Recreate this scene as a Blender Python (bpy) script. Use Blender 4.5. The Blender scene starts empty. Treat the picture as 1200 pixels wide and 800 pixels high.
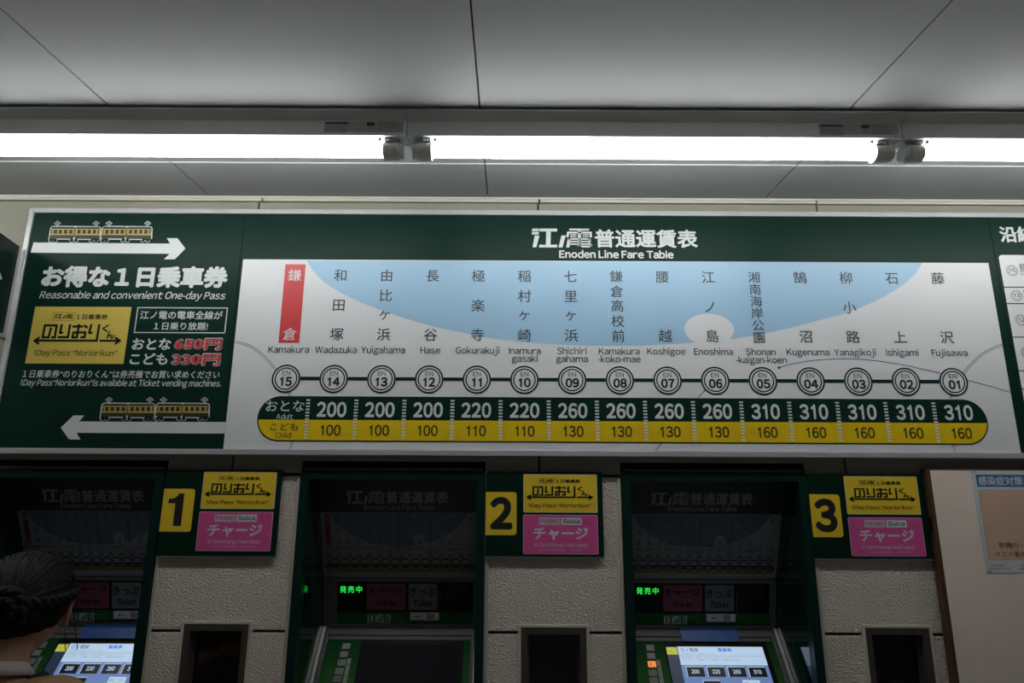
import bpy, bmesh, math, random
from mathutils import Vector, Matrix
from mathutils.geometry import tessellate_polygon
random.seed(7)
SC = bpy.context.scene
COL = SC.collection

# ---------------------------------------------------------------- camera, world, exposure
PITCH = math.radians(12.04); ROLL = 0.005; FPX = 690.0
CAM = Vector((0.0, -1.86, 1.72))
F = Vector((0, math.cos(PITCH), math.sin(PITCH)))
U0 = Vector((0, -math.sin(PITCH), math.cos(PITCH))); R0 = Vector((1, 0, 0))
RR = R0*math.cos(ROLL) + U0*math.sin(ROLL)
UU = U0*math.cos(ROLL) - R0*math.sin(ROLL)
cd = bpy.data.cameras.new('camera'); cam = bpy.data.objects.new('camera', cd); COL.objects.link(cam)
cd.sensor_width = 36.0; cd.lens = FPX/1200*36.0; cd.clip_start = 0.05
m = Matrix((RR, UU, -F)).transposed().to_4x4(); m.translation = CAM
cam.matrix_world = m
SC.camera = cam
world = bpy.data.worlds.new('world'); SC.world = world; world.use_nodes = True
bg = world.node_tree.nodes['Background']; bg.inputs[0].default_value = (0.80, 0.88, 1.0, 1); bg.inputs[1].default_value = 0.055
TUBE_POWER = 21.5
SC.view_settings.view_transform = 'Standard'; SC.view_settings.look = 'None'
SC.view_settings.exposure = 0.0; SC.view_settings.gamma = 1.0; SC.view_settings.use_curve_mapping = False

# ---------------------------------------------------------------- materials
MATS = {}
def mat(name, col, rough=0.5, metal=0.0, emit=None, estr=0.0, var=0.06, vscale=9.0, bump=0.0, bscale=200.0, spec=0.5, coat=0.0, kind=None):
    if name in MATS: return MATS[name]
    M = bpy.data.materials.new(name); M.use_nodes = True
    nt = M.node_tree; b = nt.nodes['Principled BSDF']
    b.inputs['Roughness'].default_value = rough; b.inputs['Metallic'].default_value = metal
    b.inputs['Specular IOR Level'].default_value = spec; b.inputs['Coat Weight'].default_value = coat
    b.inputs['Base Color'].default_value = (*col, 1)
    tc = nt.nodes.new('ShaderNodeTexCoord')
    if var > 0:
        n = nt.nodes.new('ShaderNodeTexNoise'); n.inputs['Scale'].default_value = vscale; n.inputs['Detail'].default_value = 4
        mx = nt.nodes.new('ShaderNodeMix'); mx.data_type = 'RGBA'
        mx.inputs['A'].default_value = (*[c*(1-var) for c in col], 1); mx.inputs['B'].default_value = (*[min(1, c*(1+var)) for c in col], 1)
        nt.links.new(tc.outputs['Object'], n.inputs['Vector']); nt.links.new(n.outputs['Fac'], mx.inputs['Factor'])
        nt.links.new(mx.outputs['Result'], b.inputs['Base Color'])
    if bump > 0:
        n2 = nt.nodes.new('ShaderNodeTexNoise'); n2.inputs['Scale'].default_value = bscale; n2.inputs['Detail'].default_value = 3
        bp = nt.nodes.new('ShaderNodeBump'); bp.inputs['Strength'].default_value = bump; bp.inputs['Distance'].default_value = 0.006 if kind == 'stucco' else 0.004
        nt.links.new(tc.outputs['Object'], n2.inputs['Vector'])
        src = n2.outputs['Fac']
        if kind == 'stucco':
            rp = nt.nodes.new('ShaderNodeValToRGB'); rp.color_ramp.elements[0].position = 0.38; rp.color_ramp.elements[1].position = 0.66
            nt.links.new(src, rp.inputs['Fac']); src = rp.outputs['Color']
        nt.links.new(src, bp.inputs['Height']); nt.links.new(bp.outputs['Normal'], b.inputs['Normal'])
    if kind == 'speckle':
        v = nt.nodes.new('ShaderNodeTexNoise'); v.inputs['Scale'].default_value = 260; v.inputs['Detail'].default_value = 2
        rp = nt.nodes.new('ShaderNodeValToRGB'); rp.color_ramp.elements[0].position = 0.30; rp.color_ramp.elements[1].position = 0.42
        rp.color_ramp.elements[0].color = (*[c*0.55 for c in col], 1); rp.color_ramp.elements[1].color = (*col, 1)
        nt.links.new(tc.outputs['Object'], v.inputs['Vector']); nt.links.new(v.outputs['Fac'], rp.inputs['Fac'])
        nt.links.new(rp.outputs['Color'], b.inputs['Base Color'])
    if kind == 'brushed':
        mp = nt.nodes.new('ShaderNodeMapping'); mp.inputs['Scale'].default_value = (2, 220, 220)
        n3 = nt.nodes.new('ShaderNodeTexNoise'); n3.inputs['Scale'].default_value = 3
        mr = nt.nodes.new('ShaderNodeMapRange'); mr.inputs['To Min'].default_value = rough*0.8; mr.inputs['To Max'].default_value = rough*1.25
        nt.links.new(tc.outputs['Object'], mp.inputs['Vector']); nt.links.new(mp.outputs[0], n3.inputs['Vector'])
        nt.links.new(n3.outputs['Fac'], mr.inputs['Value']); nt.links.new(mr.outputs[0], b.inputs['Roughness'])
    if kind == 'wood':
        mp = nt.nodes.new('ShaderNodeMapping'); mp.inputs['Scale'].default_value = (60, 60, 3)
        n3 = nt.nodes.new('ShaderNodeTexNoise'); n3.inputs['Scale'].default_value = 2; n3.inputs['Detail'].default_value = 6
        mx = nt.nodes.new('ShaderNodeMix'); mx.data_type = 'RGBA'
        mx.inputs['A'].default_value = (*[c*0.6 for c in col], 1); mx.inputs['B'].default_value = (*[c*1.3 for c in col], 1)
        nt.links.new(tc.outputs['Object'], mp.inputs['Vector']); nt.links.new(mp.outputs[0], n3.inputs['Vector'])
        nt.links.new(n3.outputs['Fac'], mx.inputs['Factor']); nt.links.new(mx.outputs['Result'], b.inputs['Base Color'])
    if emit:
        b.inputs['Emission Color'].default_value = (*emit, 1); b.inputs['Emission Strength'].default_value = estr
    MATS[name] = M; return M

WHITE   = mat('print_white', (0.735, 0.735, 0.755), 0.42, var=0.015)
LGREY   = mat('print_light_grey', (0.66, 0.68, 0.69), 0.4, var=0)
GREEN   = mat('board_dark_green', (0.005, 0.026, 0.019), 0.40, var=0.05, vscale=3, spec=0.10)
DGREEN  = mat('print_dark_green', (0.005, 0.026, 0.019), 0.40, var=0, spec=0.10)
SEA     = mat('print_sky_blue', (0.33, 0.53, 0.72), 0.42, var=0.08, vscale=1.6)
RED     = mat('print_red', (0.60, 0.045, 0.05), 0.4, var=0)
YEL     = mat('print_yellow', (0.78, 0.53, 0.003), 0.4, var=0.02)
LYEL    = mat('print_soft_yellow', (0.64, 0.48, 0.09), 0.4, var=0.02)
BLACK   = mat('print_black', (0.014, 0.014, 0.015), 0.45, var=0)
CHAR    = mat('print_charcoal', (0.045, 0.045, 0.05), 0.45, var=0)
BODY    = mat('print_train_olive', (0.022, 0.026, 0.010), 0.45, var=0)
TYEL    = mat('print_train_yellow', (0.46, 0.34, 0.08), 0.45, var=0)
DYEL    = mat('print_train_ochre', (0.16, 0.10, 0.01), 0.45, var=0)
NAVY    = mat('print_navy', (0.03, 0.05, 0.22), 0.45, var=0)
PINK    = mat('print_pink', (0.70, 0.095, 0.33), 0.4, var=0.02)
PINKW   = mat('print_pale_pink', (0.66, 0.52, 0.62), 0.4, var=0)
SYEL    = mat('sign_yellow', (0.84, 0.58, 0.03), 0.4, var=0.02)
SGREEN  = mat('sign_green', (0.002, 0.020, 0.011), 0.36, var=0.04, spec=0.2)
ALU     = mat('anodised_aluminium', (0.52, 0.53, 0.54), 0.42, 0.35, kind='brushed')
MFRAME  = mat('machine_frame_green', (0.002, 0.024, 0.019), 0.32, var=0.03, spec=0.2)
ACRYL   = mat('machine_side_gloss', (0.003, 0.018, 0.013), 0.05, var=0, spec=0.9)
MBLACK  = mat('machine_black', (0.010, 0.010, 0.011), 0.5, var=0, spec=0.12)
MHEAD   = mat('card_header_shaded', (0.010, 0.014, 0.013), 0.4, var=0)  # board green taken nearly to black, shade of the hood painted in
STEEL   = mat('machine_satin_steel', (0.36, 0.36, 0.35), 0.38, 0.75, kind='brushed')
STEELD  = mat('machine_grey_trim', (0.17, 0.17, 0.165), 0.6, 0.1, spec=0.2)
MGREEN  = mat('machine_panel_green', (0.010, 0.13, 0.030), 0.6, var=0.1, spec=0.08)
STUCCO  = mat('wall_stucco', (0.92, 0.81, 0.72), 0.9, var=0.10, vscale=240, bump=1.0, bscale=175, kind='stucco', spec=0.2)
SMOOTH  = mat('wall_smooth_cream', (0.32, 0.31, 0.25), 0.8, var=0, kind='speckle', spec=0.3)
EDGE    = mat('wall_edge_cream', (0.60, 0.55, 0.45), 0.7, var=0.05, spec=0.3)
CAULK   = mat('joint_dark', (0.035, 0.032, 0.028), 0.9, var=0)
CEIL    = mat('ceiling_board', (0.345, 0.352, 0.348), 0.75, var=0.03, vscale=5, bump=0.08, bscale=60, spec=0.3)
CEILGAP = mat('ceiling_gap', (0.06, 0.06, 0.06), 0.9, var=0)
ENAMEL  = mat('lamp_housing_enamel', (0.80, 0.80, 0.78), 0.45, var=0.04, vscale=14)
SOCK    = mat('lamp_socket_plastic', (0.85, 0.82, 0.78), 0.55, var=0.2, vscale=60)
SCREW   = mat('screw_metal', (0.16, 0.14, 0.12), 0.5, 0.7, var=0.1)
BLUEPL  = mat('spring_plate', (0.55, 0.62, 0.68), 0.35, 0.5)
TUBE    = mat('fluorescent_tube_glow', (0.9, 0.9, 0.9), 0.4, emit=(0.97, 1.0, 0.985), estr=TUBE_POWER, var=0)
BRONZE  = mat('window_bronze', (0.065, 0.058, 0.048), 0.5, 0.2)
PANE    = mat('window_dark_glass', (0.006, 0.006, 0.006), 0.12, var=0)
WOOD    = mat('brown_wood_edge', (0.085, 0.042, 0.018), 0.5, kind='wood')
BOARDF  = mat('notice_board_cloth', (0.90, 0.77, 0.68), 0.9, var=0.05, vscale=120, bump=0.3, bscale=260, spec=0.2)
PAPER   = mat('poster_paper', (0.66, 0.70, 0.73), 0.25, var=0.02, coat=0.3)
PEACH   = mat('poster_peach', (0.68, 0.46, 0.34), 0.35, var=0.02)
PBLUE   = mat('poster_blue', (0.025, 0.16, 0.42), 0.35, var=0.02)
MAROON  = mat('poster_maroon', (0.20, 0.02, 0.03), 0.4, var=0)
FLOORM  = mat('floor_tile', (0.46, 0.44, 0.41), 0.5, var=0.15, vscale=3)
LED     = mat('led_green', (0.02, 0.3, 0.04), 0.4, emit=(0.03, 1.0, 0.10), estr=0.95, var=0)
LEDO    = mat('lamp_orange', (0.5, 0.2, 0.05), 0.4, emit=(1.0, 0.28, 0.04), estr=0.85, var=0)
SCRW    = mat('screen_pale_blue', (0.1, 0.1, 0.1), 0.3, emit=(0.49, 0.66, 0.86), estr=0.85, var=0)
SCRB    = mat('screen_mid_blue', (0.05, 0.06, 0.1), 0.3, emit=(0.125, 0.21, 0.46), estr=0.85, var=0)
SCRD    = mat('screen_deep_blue', (0.01, 0.02, 0.04), 0.3, emit=(0.012, 0.022, 0.05), estr=0.85, var=0)
SCRK    = mat('screen_black', (0.004, 0.004, 0.006), 0.3, var=0)
SCRT    = mat('screen_text_dark', (0.02, 0.03, 0.04), 0.3, emit=(0.08, 0.12, 0.17), estr=0.8, var=0)
SCRG    = mat('screen_text_grey', (0.02, 0.03, 0.04), 0.3, emit=(0.24, 0.32, 0.42), estr=0.8, var=0)
SCRL    = mat('screen_text_blue', (0.02, 0.03, 0.1), 0.3, emit=(0.05, 0.17, 0.75), estr=0.9, var=0)
SCRY    = mat('screen_yellow', (0.1, 0.1, 0.02), 0.3, emit=(0.48, 0.50, 0.04), estr=0.85, var=0)
SCROFF  = mat('screen_off', (0.018, 0.019, 0.022), 0.6, var=0, spec=0.05)
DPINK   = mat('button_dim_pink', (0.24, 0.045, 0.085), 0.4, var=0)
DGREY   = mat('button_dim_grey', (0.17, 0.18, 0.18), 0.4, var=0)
CARDW   = mat('card_white_shaded', (0.24, 0.245, 0.255), 0.4, var=0)  # white of the fare table, darkened to paint in the hood's shade
CARDB   = mat('card_blue_shaded', (0.09, 0.145, 0.20), 0.4, var=0)  # sea blue with the same hood shade in its colour
CARDT   = mat('card_shade_and_ring_grey', (0.26, 0.27, 0.27), 0.4, var=0)  # light grey print shaded for the cards; also plain grey rings of the list
DIM     = mat('machine_dim_line', (0.08, 0.095, 0.09), 0.5, var=0)
LBLUE   = mat('label_blue', (0.03, 0.13, 0.46), 0.35, var=0.03)
LBLUET  = mat('label_blue_text', (0.16, 0.28, 0.58), 0.35, var=0)
STKW    = mat('sticker_white', (0.85, 0.82, 0.85), 0.4, var=0)
LOGOC   = mat('logo_card_grey', (0.60, 0.70, 0.62), 0.4, var=0)
KEYG    = mat('key_grey', (0.34, 0.34, 0.33), 0.45, var=0)

# ---------------------------------------------------------------- object helpers
LOC = {}
def root(name, label, cat, loc=(0, 0, 0), group=None):
    o = bpy.data.objects.new(name, None); COL.objects.link(o); o.location = loc; o.empty_display_size = 0.05
    o['label'] = label; o['category'] = cat
    if group: o['group'] = group
    LOC[o.name] = Vector(loc); return o
def sroot(name, loc=(0, 0, 0)):
    o = bpy.data.objects.new(name, None); COL.objects.link(o); o.location = loc; o['kind'] = 'structure'
    LOC[o.name] = Vector(loc); return o
def make(name, verts, faces, mats, parent=None, fm=None, smooth=False, label=None):
    off = LOC[parent.name] if parent else Vector((0, 0, 0))
    me = bpy.data.meshes.new(name); me.from_pydata([tuple(Vector(v)-off) for v in verts], [], faces)
    if not isinstance(mats, (list, tuple)): mats = [mats]
    for mm in mats: me.materials.append(mm)
    if fm: me.polygons.foreach_set('material_index', fm)
    if smooth: me.polygons.foreach_set('use_smooth', [True]*len(me.polygons))
    me.update()
    o = bpy.data.objects.new(name, me); COL.objects.link(o)
    if parent: o.parent = parent
    if label: o['label'] = label
    LOC[o.name] = off; return o
def bm_obj(name, bm, mats, parent=None, smooth=False, label=None):
    bmesh.ops.recalc_face_normals(bm, faces=bm.faces)
    bm.verts.index_update()
    vs = [v.co.copy() for v in bm.verts]; fs = [[v.index for v in f.verts] for f in bm.faces]
    bm.free(); return make(name, vs, fs, mats, parent, smooth=smooth, label=label)
def bm_box(bm, x0, x1, y0, y1, z0, z1):
    vs = [bm.verts.new((x, y, z)) for z in (z0, z1) for x, y in ((x0, y0), (x1, y0), (x1, y1), (x0, y1))]
    return [bm.faces.new([vs[i] for i in f]) for f in ((3, 2, 1, 0), (4, 5, 6, 7), (0, 1, 5, 4), (1, 2, 6, 5), (2, 3, 7, 6), (3, 0, 4, 7))]
def bev(bm, w, seg=1):
    if w > 0: bmesh.ops.bevel(bm, geom=list(bm.edges), offset=w, segments=seg, affect='EDGES', profile=0.5)
def box(name, x0, x1, y0, y1, z0, z1, m_, parent=None, bevel=0.0, label=None):
    bm = bmesh.new(); bm_box(bm, x0, x1, y0, y1, z0, z1); bev(bm, bevel); return bm_obj(name, bm, m_, parent, label=label)
def prism_bm(bm, pts, y0, y1):                       # polygon in xz, extruded along y
    a = [bm.verts.new((p[0], y0, p[1])) for p in pts]; b = [bm.verts.new((p[0], y1, p[1])) for p in pts]
    bm.faces.new(a); bm.faces.new(b[::-1]); n = len(pts)
    for i in range(n): bm.faces.new((a[i], b[i], b[(i+1) % n], a[(i+1) % n]))
def prism(name, pts, y0, y1, m_, parent=None, bevel=0.0, label=None):
    bm = bmesh.new(); prism_bm(bm, pts, y0, y1); bev(bm, bevel); return bm_obj(name, bm, m_, parent, label=label)
def ring_poly(pts, c, r0, r1): pass
def tube_mesh(path, radii, n=8):
    vs, fs = [], []
    path = [Vector(p) for p in path]
    if not isinstance(radii, (list, tuple)): radii = [radii]*len(path)
    up = Vector((0.13, 0.21, 0.97)).normalized()
    for i, p in enumerate(path):
        t = (path[min(i+1, len(path)-1)] - path[max(i-1, 0)]).normalized()
        a = t.cross(up)
        if a.length < 1e-4: a = t.cross(Vector((1, 0, 0)))
        a.normalize(); b = t.cross(a)
        for k in range(n):
            an = 2*math.pi*k/n; vs.append(p + (a*math.cos(an)+b*math.sin(an))*radii[i])
    for i in range(len(path)-1):
        for k in range(n): fs.append((i*n+k, i*n+(k+1) % n, (i+1)*n+(k+1) % n, (i+1)*n+k))
    fs.append(tuple(range(n))[::-1]); fs.append(tuple((len(path)-1)*n+k for k in range(n)))
    return vs, fs
def tube(name, path, r, m_, parent=None, n=8, label=None):
    vs, fs = tube_mesh(path, r, n); return make(name, vs, fs, m_, parent, smooth=True, label=label)

# ---------------------------------------------------------------- measuring helpers
def ray(px, py): return F*FPX + RR*(px-600) + UU*(400-py)
def P(px, py, Y):
    d = ray(px, py); return CAM + d*((Y-CAM.y)/d.y)
def PX(px, py, Y): return P(px, py, Y).x
def PZ(px, py, Y): return P(px, py, Y).z

# ---------------------------------------------------------------- flat print on a plane
TXT = {}
PERN = {}
PER = {'n': 10**9}            # vertices per shifted copy of the text made last; each copy lies a hair above the one before
def raw_glyphs(s, shear=0.0, space=1.0):
    k = (s, shear, space)
    if k in TXT: return TXT[k]
    c = bpy.data.curves.new('t', 'FONT'); c.body = s; c.shear = shear; c.space_character = space
    c.resolution_u = 4 if len(s) < 2 and ord(s) > 0xff00 else 3 if len(s) < 12 else 2
    ob = bpy.data.objects.new('t', c); COL.objects.link(ob); bpy.context.view_layer.update()
    me = bpy.data.meshes.new_from_object(ob.evaluated_get(bpy.context.evaluated_depsgraph_get()))
    vs = [(v.co.x, v.co.y) for v in me.vertices]; fs = [tuple(p.vertices) for p in me.polygons]
    bpy.data.objects.remove(ob); bpy.data.curves.remove(c); bpy.data.meshes.remove(me)
    TXT[k] = (vs, fs); return TXT[k]
def letter(ch):
    if ch == '1': return ([(.15, 0), (.235, 0), (.235, .733), (.175, .733), (.15, .66), (.0, .60), (.0, .535), (.15, .56)], [(0, 1, 2, 3, 4, 7), (4, 5, 6, 7)])
    if ch == 'I': return ([(0, 0), (.085, 0), (.085, .733), (0, .733)], [(0, 1, 2, 3)])
    if ch == 'l': return ([(0, 0), (.075, 0), (.075, .76), (0, .76)], [(0, 1, 2, 3)])
    if ch == '-': return ([(0, .235), (.24, .235), (.24, .305), (0, .305)], [(0, 1, 2, 3)])
    return raw_glyphs(ch if ord(ch) > 126 else chr(ord(ch)+0xFEE0))
def glyphs(s, bold=0.0, shear=0.0, space=1.0):
    """Latin text is set from the full-width forms of the built-in face (plain sans shapes), spaced here letter by letter.
    Heavier weights come from copies of each outline shifted by the stroke's extra half width."""
    k = ('L', s, bold, shear, space)
    if k in TXT: PER['n'] = PERN[k]; return TXT[k]
    if any(ord(ch) > 0x2fff for ch in s):
        V_, F_ = raw_glyphs(s, shear, space)
    else:
        V_, F_, x = [], [], 0.0
        gap = (0.095+bold*0.9)*space
        for i, ch in enumerate(s):
            if ch == ' ': x += 0.25*space; continue
            vs, fs = letter(ch)
            if not vs: x += .2; continue
            x0 = min(v[0] for v in vs); x1 = max(v[0] for v in vs)
            g = gap*(0.85 if ch in 'aeocdgq0698C' else 1)
            w = max(x1-x0, 0.46) if ch.isdigit() else x1-x0; pad = (w-(x1-x0))/2
            if ch == '1': pad -= .03
            if ch == 'j': x -= .13
            n = len(V_)
            V_ += [(x+pad+a-x0+b*shear, b) for a, b in vs]; F_ += [tuple(q+n for q in f) for f in fs]
            x += w+g*(0.7 if ch in '.,-ryTFtk' else 1)
    nper = max(1, len(V_))
    if bold > 0.004:
        VV, FF = [], []; m_ = 8 if bold > .018 else 4
        for q in range(m_):
            an = 2*math.pi*(q+.5)/m_; dx, dy = bold*math.cos(an), bold*math.sin(an); n = len(VV)
            VV += [(a+dx, b+dy) for a, b in V_]; FF += [tuple(j+n for j in f) for f in F_]
        if bold > .03: n = len(VV); VV += V_; FF += [tuple(j+n for j in f) for f in F_]
        V_, F_ = VV, FF
    TXT[k] = (V_, F_); PERN[k] = nper; PER['n'] = nper; return TXT[k]
class Plane:
    def __init__(s, O, V=(0, 0, 1)):
        s.O = Vector(O); s.U = Vector((1, 0, 0)); s.V = Vector(V).normalized(); s.N = s.U.cross(s.V)
    def px(s, x, y):
        d = ray(x, y); t = (s.O-CAM).dot(s.N)/d.dot(s.N); q = CAM+d*t-s.O
        return (q.dot(s.U), q.dot(s.V))
    def world(s, u, v, h=0): return s.O + s.U*u + s.V*v + s.N*h
LAY = 0.00025
def addl(l, d): return (l[0]+d, l[1]) if isinstance(l, tuple) else l+d
class Sheet:
    def __init__(s, plane): s.p = plane; s.items = []        # (verts2d, faces, mat, layer)
    def poly(s, pts, m_, lay=1):
        if len(pts) <= 4 and len(pts) > 2: fs = [tuple(range(len(pts)))]
        else: fs = [tuple(t) for t in tessellate_polygon([[Vector((a, b, 0)) for a, b in pts]])]
        s.items.append((list(pts), fs, m_, lay))
    def pp(s, pts, m_, lay=1): s.poly([s.p.px(*q) for q in pts], m_, lay)
    def rect(s, u0, v0, u1, v1, m_, lay=1): s.poly([(u0, v0), (u1, v0), (u1, v1), (u0, v1)], m_, lay)
    def prect(s, x0, y0, x1, y1, m_, lay=1, r=0.0, rl=True):
        u0, v0, u1, v1 = s.pr(x0, y0, x1, y1); s.rrect(u0, v0, u1, v1, r, m_, lay, rl)
    def pr(s, x0, y0, x1, y1):
        xm, ym = (x0+x1)/2, (y0+y1)/2
        a, b = s.p.px(x0, ym)[0], s.p.px(x1, ym)[0]; c, d = s.p.px(xm, y0)[1], s.p.px(xm, y1)[1]
        return a, min(c, d), b, max(c, d)
    def rrect(s, u0, v0, u1, v1, r, m_, lay=1, rl=True, n=6):
        if r <= 0: return s.rect(u0, v0, u1, v1, m_, lay)
        pts = []
        for (cx, cy, a0, lft) in ((u1-r, v0+r, -90, 0), (u1-r, v1-r, 0, 0), (u0+r, v1-r, 90, 1), (u0+r, v0+r, 180, 1)):
            if lft and not rl: pts.append((u0, v1 if a0 == 90 else v0)); continue
            for k in range(n+1):
                a = math.radians(a0+90*k/n); pts.append((cx+r*math.cos(a), cy+r*math.sin(a)))
        s.poly(pts, m_, lay)
    def stroke(s, pts, w, m_, lay=1, cap=0.5):
        for i in range(len(pts)-1):
            a, b = Vector(pts[i]), Vector(pts[i+1]); d = (b-a)
            if d.length < 1e-7: continue
            d.normalize(); n = Vector((-d.y, d.x))*w/2
            ca = w*cap if i == 0 else w*0.35; cb = w*cap if i == len(pts)-2 else w*0.35
            a2, b2 = a-d*ca, b+d*cb
            s.poly([tuple(a2-n), tuple(b2-n), tuple(b2+n), tuple(a2+n)], m_, lay)
    def pstroke(s, pts, wpx, m_, lay=1, cap=0.5):
        q = [s.p.px(*p) for p in pts]; a = s.p.px(pts[0][0]+1, pts[0][1]); w = abs(a[0]-q[0][0])*wpx
        s.stroke(q, w, m_, lay, cap)
    def ring(s, u, v, r1, r0, m_, lay=1, n=40):
        vs = []; fs = []
        for k in range(n):
            a = 2*math.pi*k/n; vs += [(u+r1*math.cos(a), v+r1*math.sin(a)), (u+r0*math.cos(a), v+r0*math.sin(a))]
        for k in range(n): j = (k+1) % n; fs.append((2*k, 2*j, 2*j+1, 2*k+1))
        s.items.append((vs, fs, m_, lay))
    def disc(s, u, v, r, m_, lay=1, n=28, ry=None):
        s.poly([(u+r*math.cos(2*math.pi*k/n), v+(ry or r)*math.sin(2*math.pi*k/n)) for k in range(n)], m_, lay)
    def textfit(s, t, r, m_, lay=2, bold=0.0, shear=0.0, space=1.0):   # r = uv ink rectangle
        vs, fs = glyphs(t, bold, shear, space)
        if not vs: return
        x0 = min(v[0] for v in vs); x1 = max(v[0] for v in vs); y0 = min(v[1] for v in vs); y1 = max(v[1] for v in vs)
        sx = (r[2]-r[0])/(x1-x0); sy = (r[3]-r[1])/max(1e-6, y1-y0)
        s.items.append(([(r[0]+(a-x0)*sx, r[1]+(b-y0)*sy) for a, b in vs], fs, m_, (lay, PER['n'])))
    def ptext(s, t, x0, y0, x1, y1, m_, lay=2, bold=0.0, shear=0.0, space=1.0):
        s.textfit(t, s.pr(x0, y0, x1, y1), m_, lay, bold, shear, space)
    def textat(s, t, u, v, em, m_, lay=2, bold=0.0, xs=1.0, shear=0.0, vc=False, left=False):   # centred at u, baseline (or middle) v
        vs, fs = glyphs(t, bold, shear)
        x0 = min(q[0] for q in vs); x1 = max(q[0] for q in vs); xc = x0 if left else (x0+x1)/2
        yc = (min(q[1] for q in vs)+max(q[1] for q in vs))/2 if vc else 0
        s.items.append(([(u+(a-xc)*em*xs, v+(b-yc)*em) for a, b in vs], fs, m_, (lay, PER['n'])))
    def bbox(s):
        a = [v for it in s.items for v in it[0]]
        return min(p[0] for p in a), min(p[1] for p in a), max(p[0] for p in a), max(p[1] for p in a)
    def stamp(s, other, dst, m_=None, lay=0, src=None):
        b = src or other.bbox(); sx = (dst[2]-dst[0])/(b[2]-b[0]); sy = (dst[3]-dst[1])/(b[3]-b[1])
        for vs, fs, mm, l in other.items:
            s.items.append(([(dst[0]+(x-b[0])*sx, dst[1]+(y-b[1])*sy) for x, y in vs], fs, m_ or mm, addl(l, lay)))
    def warp(s, other, fn, remap=None, lay=0):
        for vs, fs, mm, l in other.items:
            s.items.append(([fn(x, y) for x, y in vs], fs, (remap or {}).get(mm.name, mm), addl(l, lay)))
    def build(s, name, parent, label=None, base=0.0):
        mats = []; V = []; Fc = []; fm = []
        for vs, fs, mm, l in s.items:
            if mm not in mats: mats.append(mm)
            k = len(V); i = mats.index(mm)
            l0, per = l if isinstance(l, tuple) else (l, 10**9)
            V += [s.p.world(a, b, base+(l0+0.07*(n_//per))*LAY) for n_, (a, b) in enumerate(vs)]
            for f in fs:
                a, b, c = [Vector(vs[j]) for j in f[:3]]
                cr = (b-a).x*(c-a).y-(b-a).y*(c-a).x
                f = f if cr >= 0 else tuple(reversed(f))
                Fc.append(tuple(k+j for j in f)); fm.append(i)
        return make(name, V, Fc, mats, parent, fm, label=label)

# ================================================================ SETTING
ZC = 1.72+0.896                                 # ceiling
YM = -0.012                                     # machine front plane
ZJ1, ZJ0 = PZ(600, 555.2, 0), PZ(600, 558.8, 0) # upper horizontal joint
ZK1, ZK0 = PZ(600, 739.6, 0), PZ(600, 743.0, 0) # lower horizontal joint
ZT1, ZT0 = PZ(600, 236.8, 0), PZ(600, 238.6, 0) # joint right under the ceiling
MW = 0.283
XM2 = (PX(352.5, 552, YM)+PX(569, 552, YM))/2
XM3 = (PX(729, 552, YM)+PX(944, 552, YM))/2
PITCHX = XM3-XM2
XM1 = XM2-PITCHX
XMS = [XM1, XM2, XM3]
ZM = PZ(460, 551.5, YM)                         # top of the green machine frames
ZN = PZ(460, 540.5, 0)                          # top of the slot over them
XL, XR = -2.75, 2.75
spans = [(x-MW-0.002, x+MW+0.002) for x in XMS]
vj = [PX(273, 540, 0), PX(632, 540, 0), PX(990, 540, 0)]
step = (vj[2]-vj[0])/2
joints = [XL]+[x for x in [vj[0]-2*step, vj[0]-step, *vj, vj[2]+step, vj[2]+2*step] if XL < x < XR]+[XR]
wb = sroot('wall_back')
def upper_pts(x0, x1, zlow, ztop, g=0.0):
    pts = [(x0, ztop), (x0, None)]
    ev = []
    low = lambda x: ZN if any(a < x < b for a, b in spans) else zlow
    xs = sorted([x0, x1]+[e for sp in spans for e in sp if x0 < e < x1])
    pts = [(x0, ztop)]
    for a, b in zip(xs[:-1], xs[1:]):
        z = low((a+b)/2); pts += [(a, z), (b, z)]
    pts.append((x1, ztop))
    out = [pts[0]]
    for p in pts[1:]:
        if (Vector(p)-Vector(out[-1])).length > 1e-5: out.append(p)
    return out
G = 0.0035
prism('joint_backing', upper_pts(XL, XR, ZJ0, ZC+0.03), 0.012, 0.07, CAULK, wb)
for a, b in zip(joints[:-1], joints[1:]):
    prism('wall_block', upper_pts(a+G, b-G, ZJ1, ZT0), 0.0, 0.012, SMOOTH, wb)
# cornice strips between the joint and the ceiling, cut by short joints
cj = [PX(307, 236, 0), PX(632, 236, 0), PX(957, 236, 0)]
cst = (cj[2]-cj[0])/2
cjs = [XL]+[x for x in [cj[0]-2*cst, cj[0]-cst, *cj, cj[2]+cst, cj[2]+2*cst] if XL < x < XR]+[XR]
for a, b in zip(cjs[:-1], cjs[1:]):
    box('wall_block', a+0.003, b-0.003, 0.0, 0.012, ZT1, ZC+0.02, EDGE, wb)
# lower stucco wall, in columns between the machines
cols = [(XL, spans[0][0]), (spans[0][1], spans[1][0]), (spans[1][1], spans[2][0]), (spans[2][1], XR)]
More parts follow.
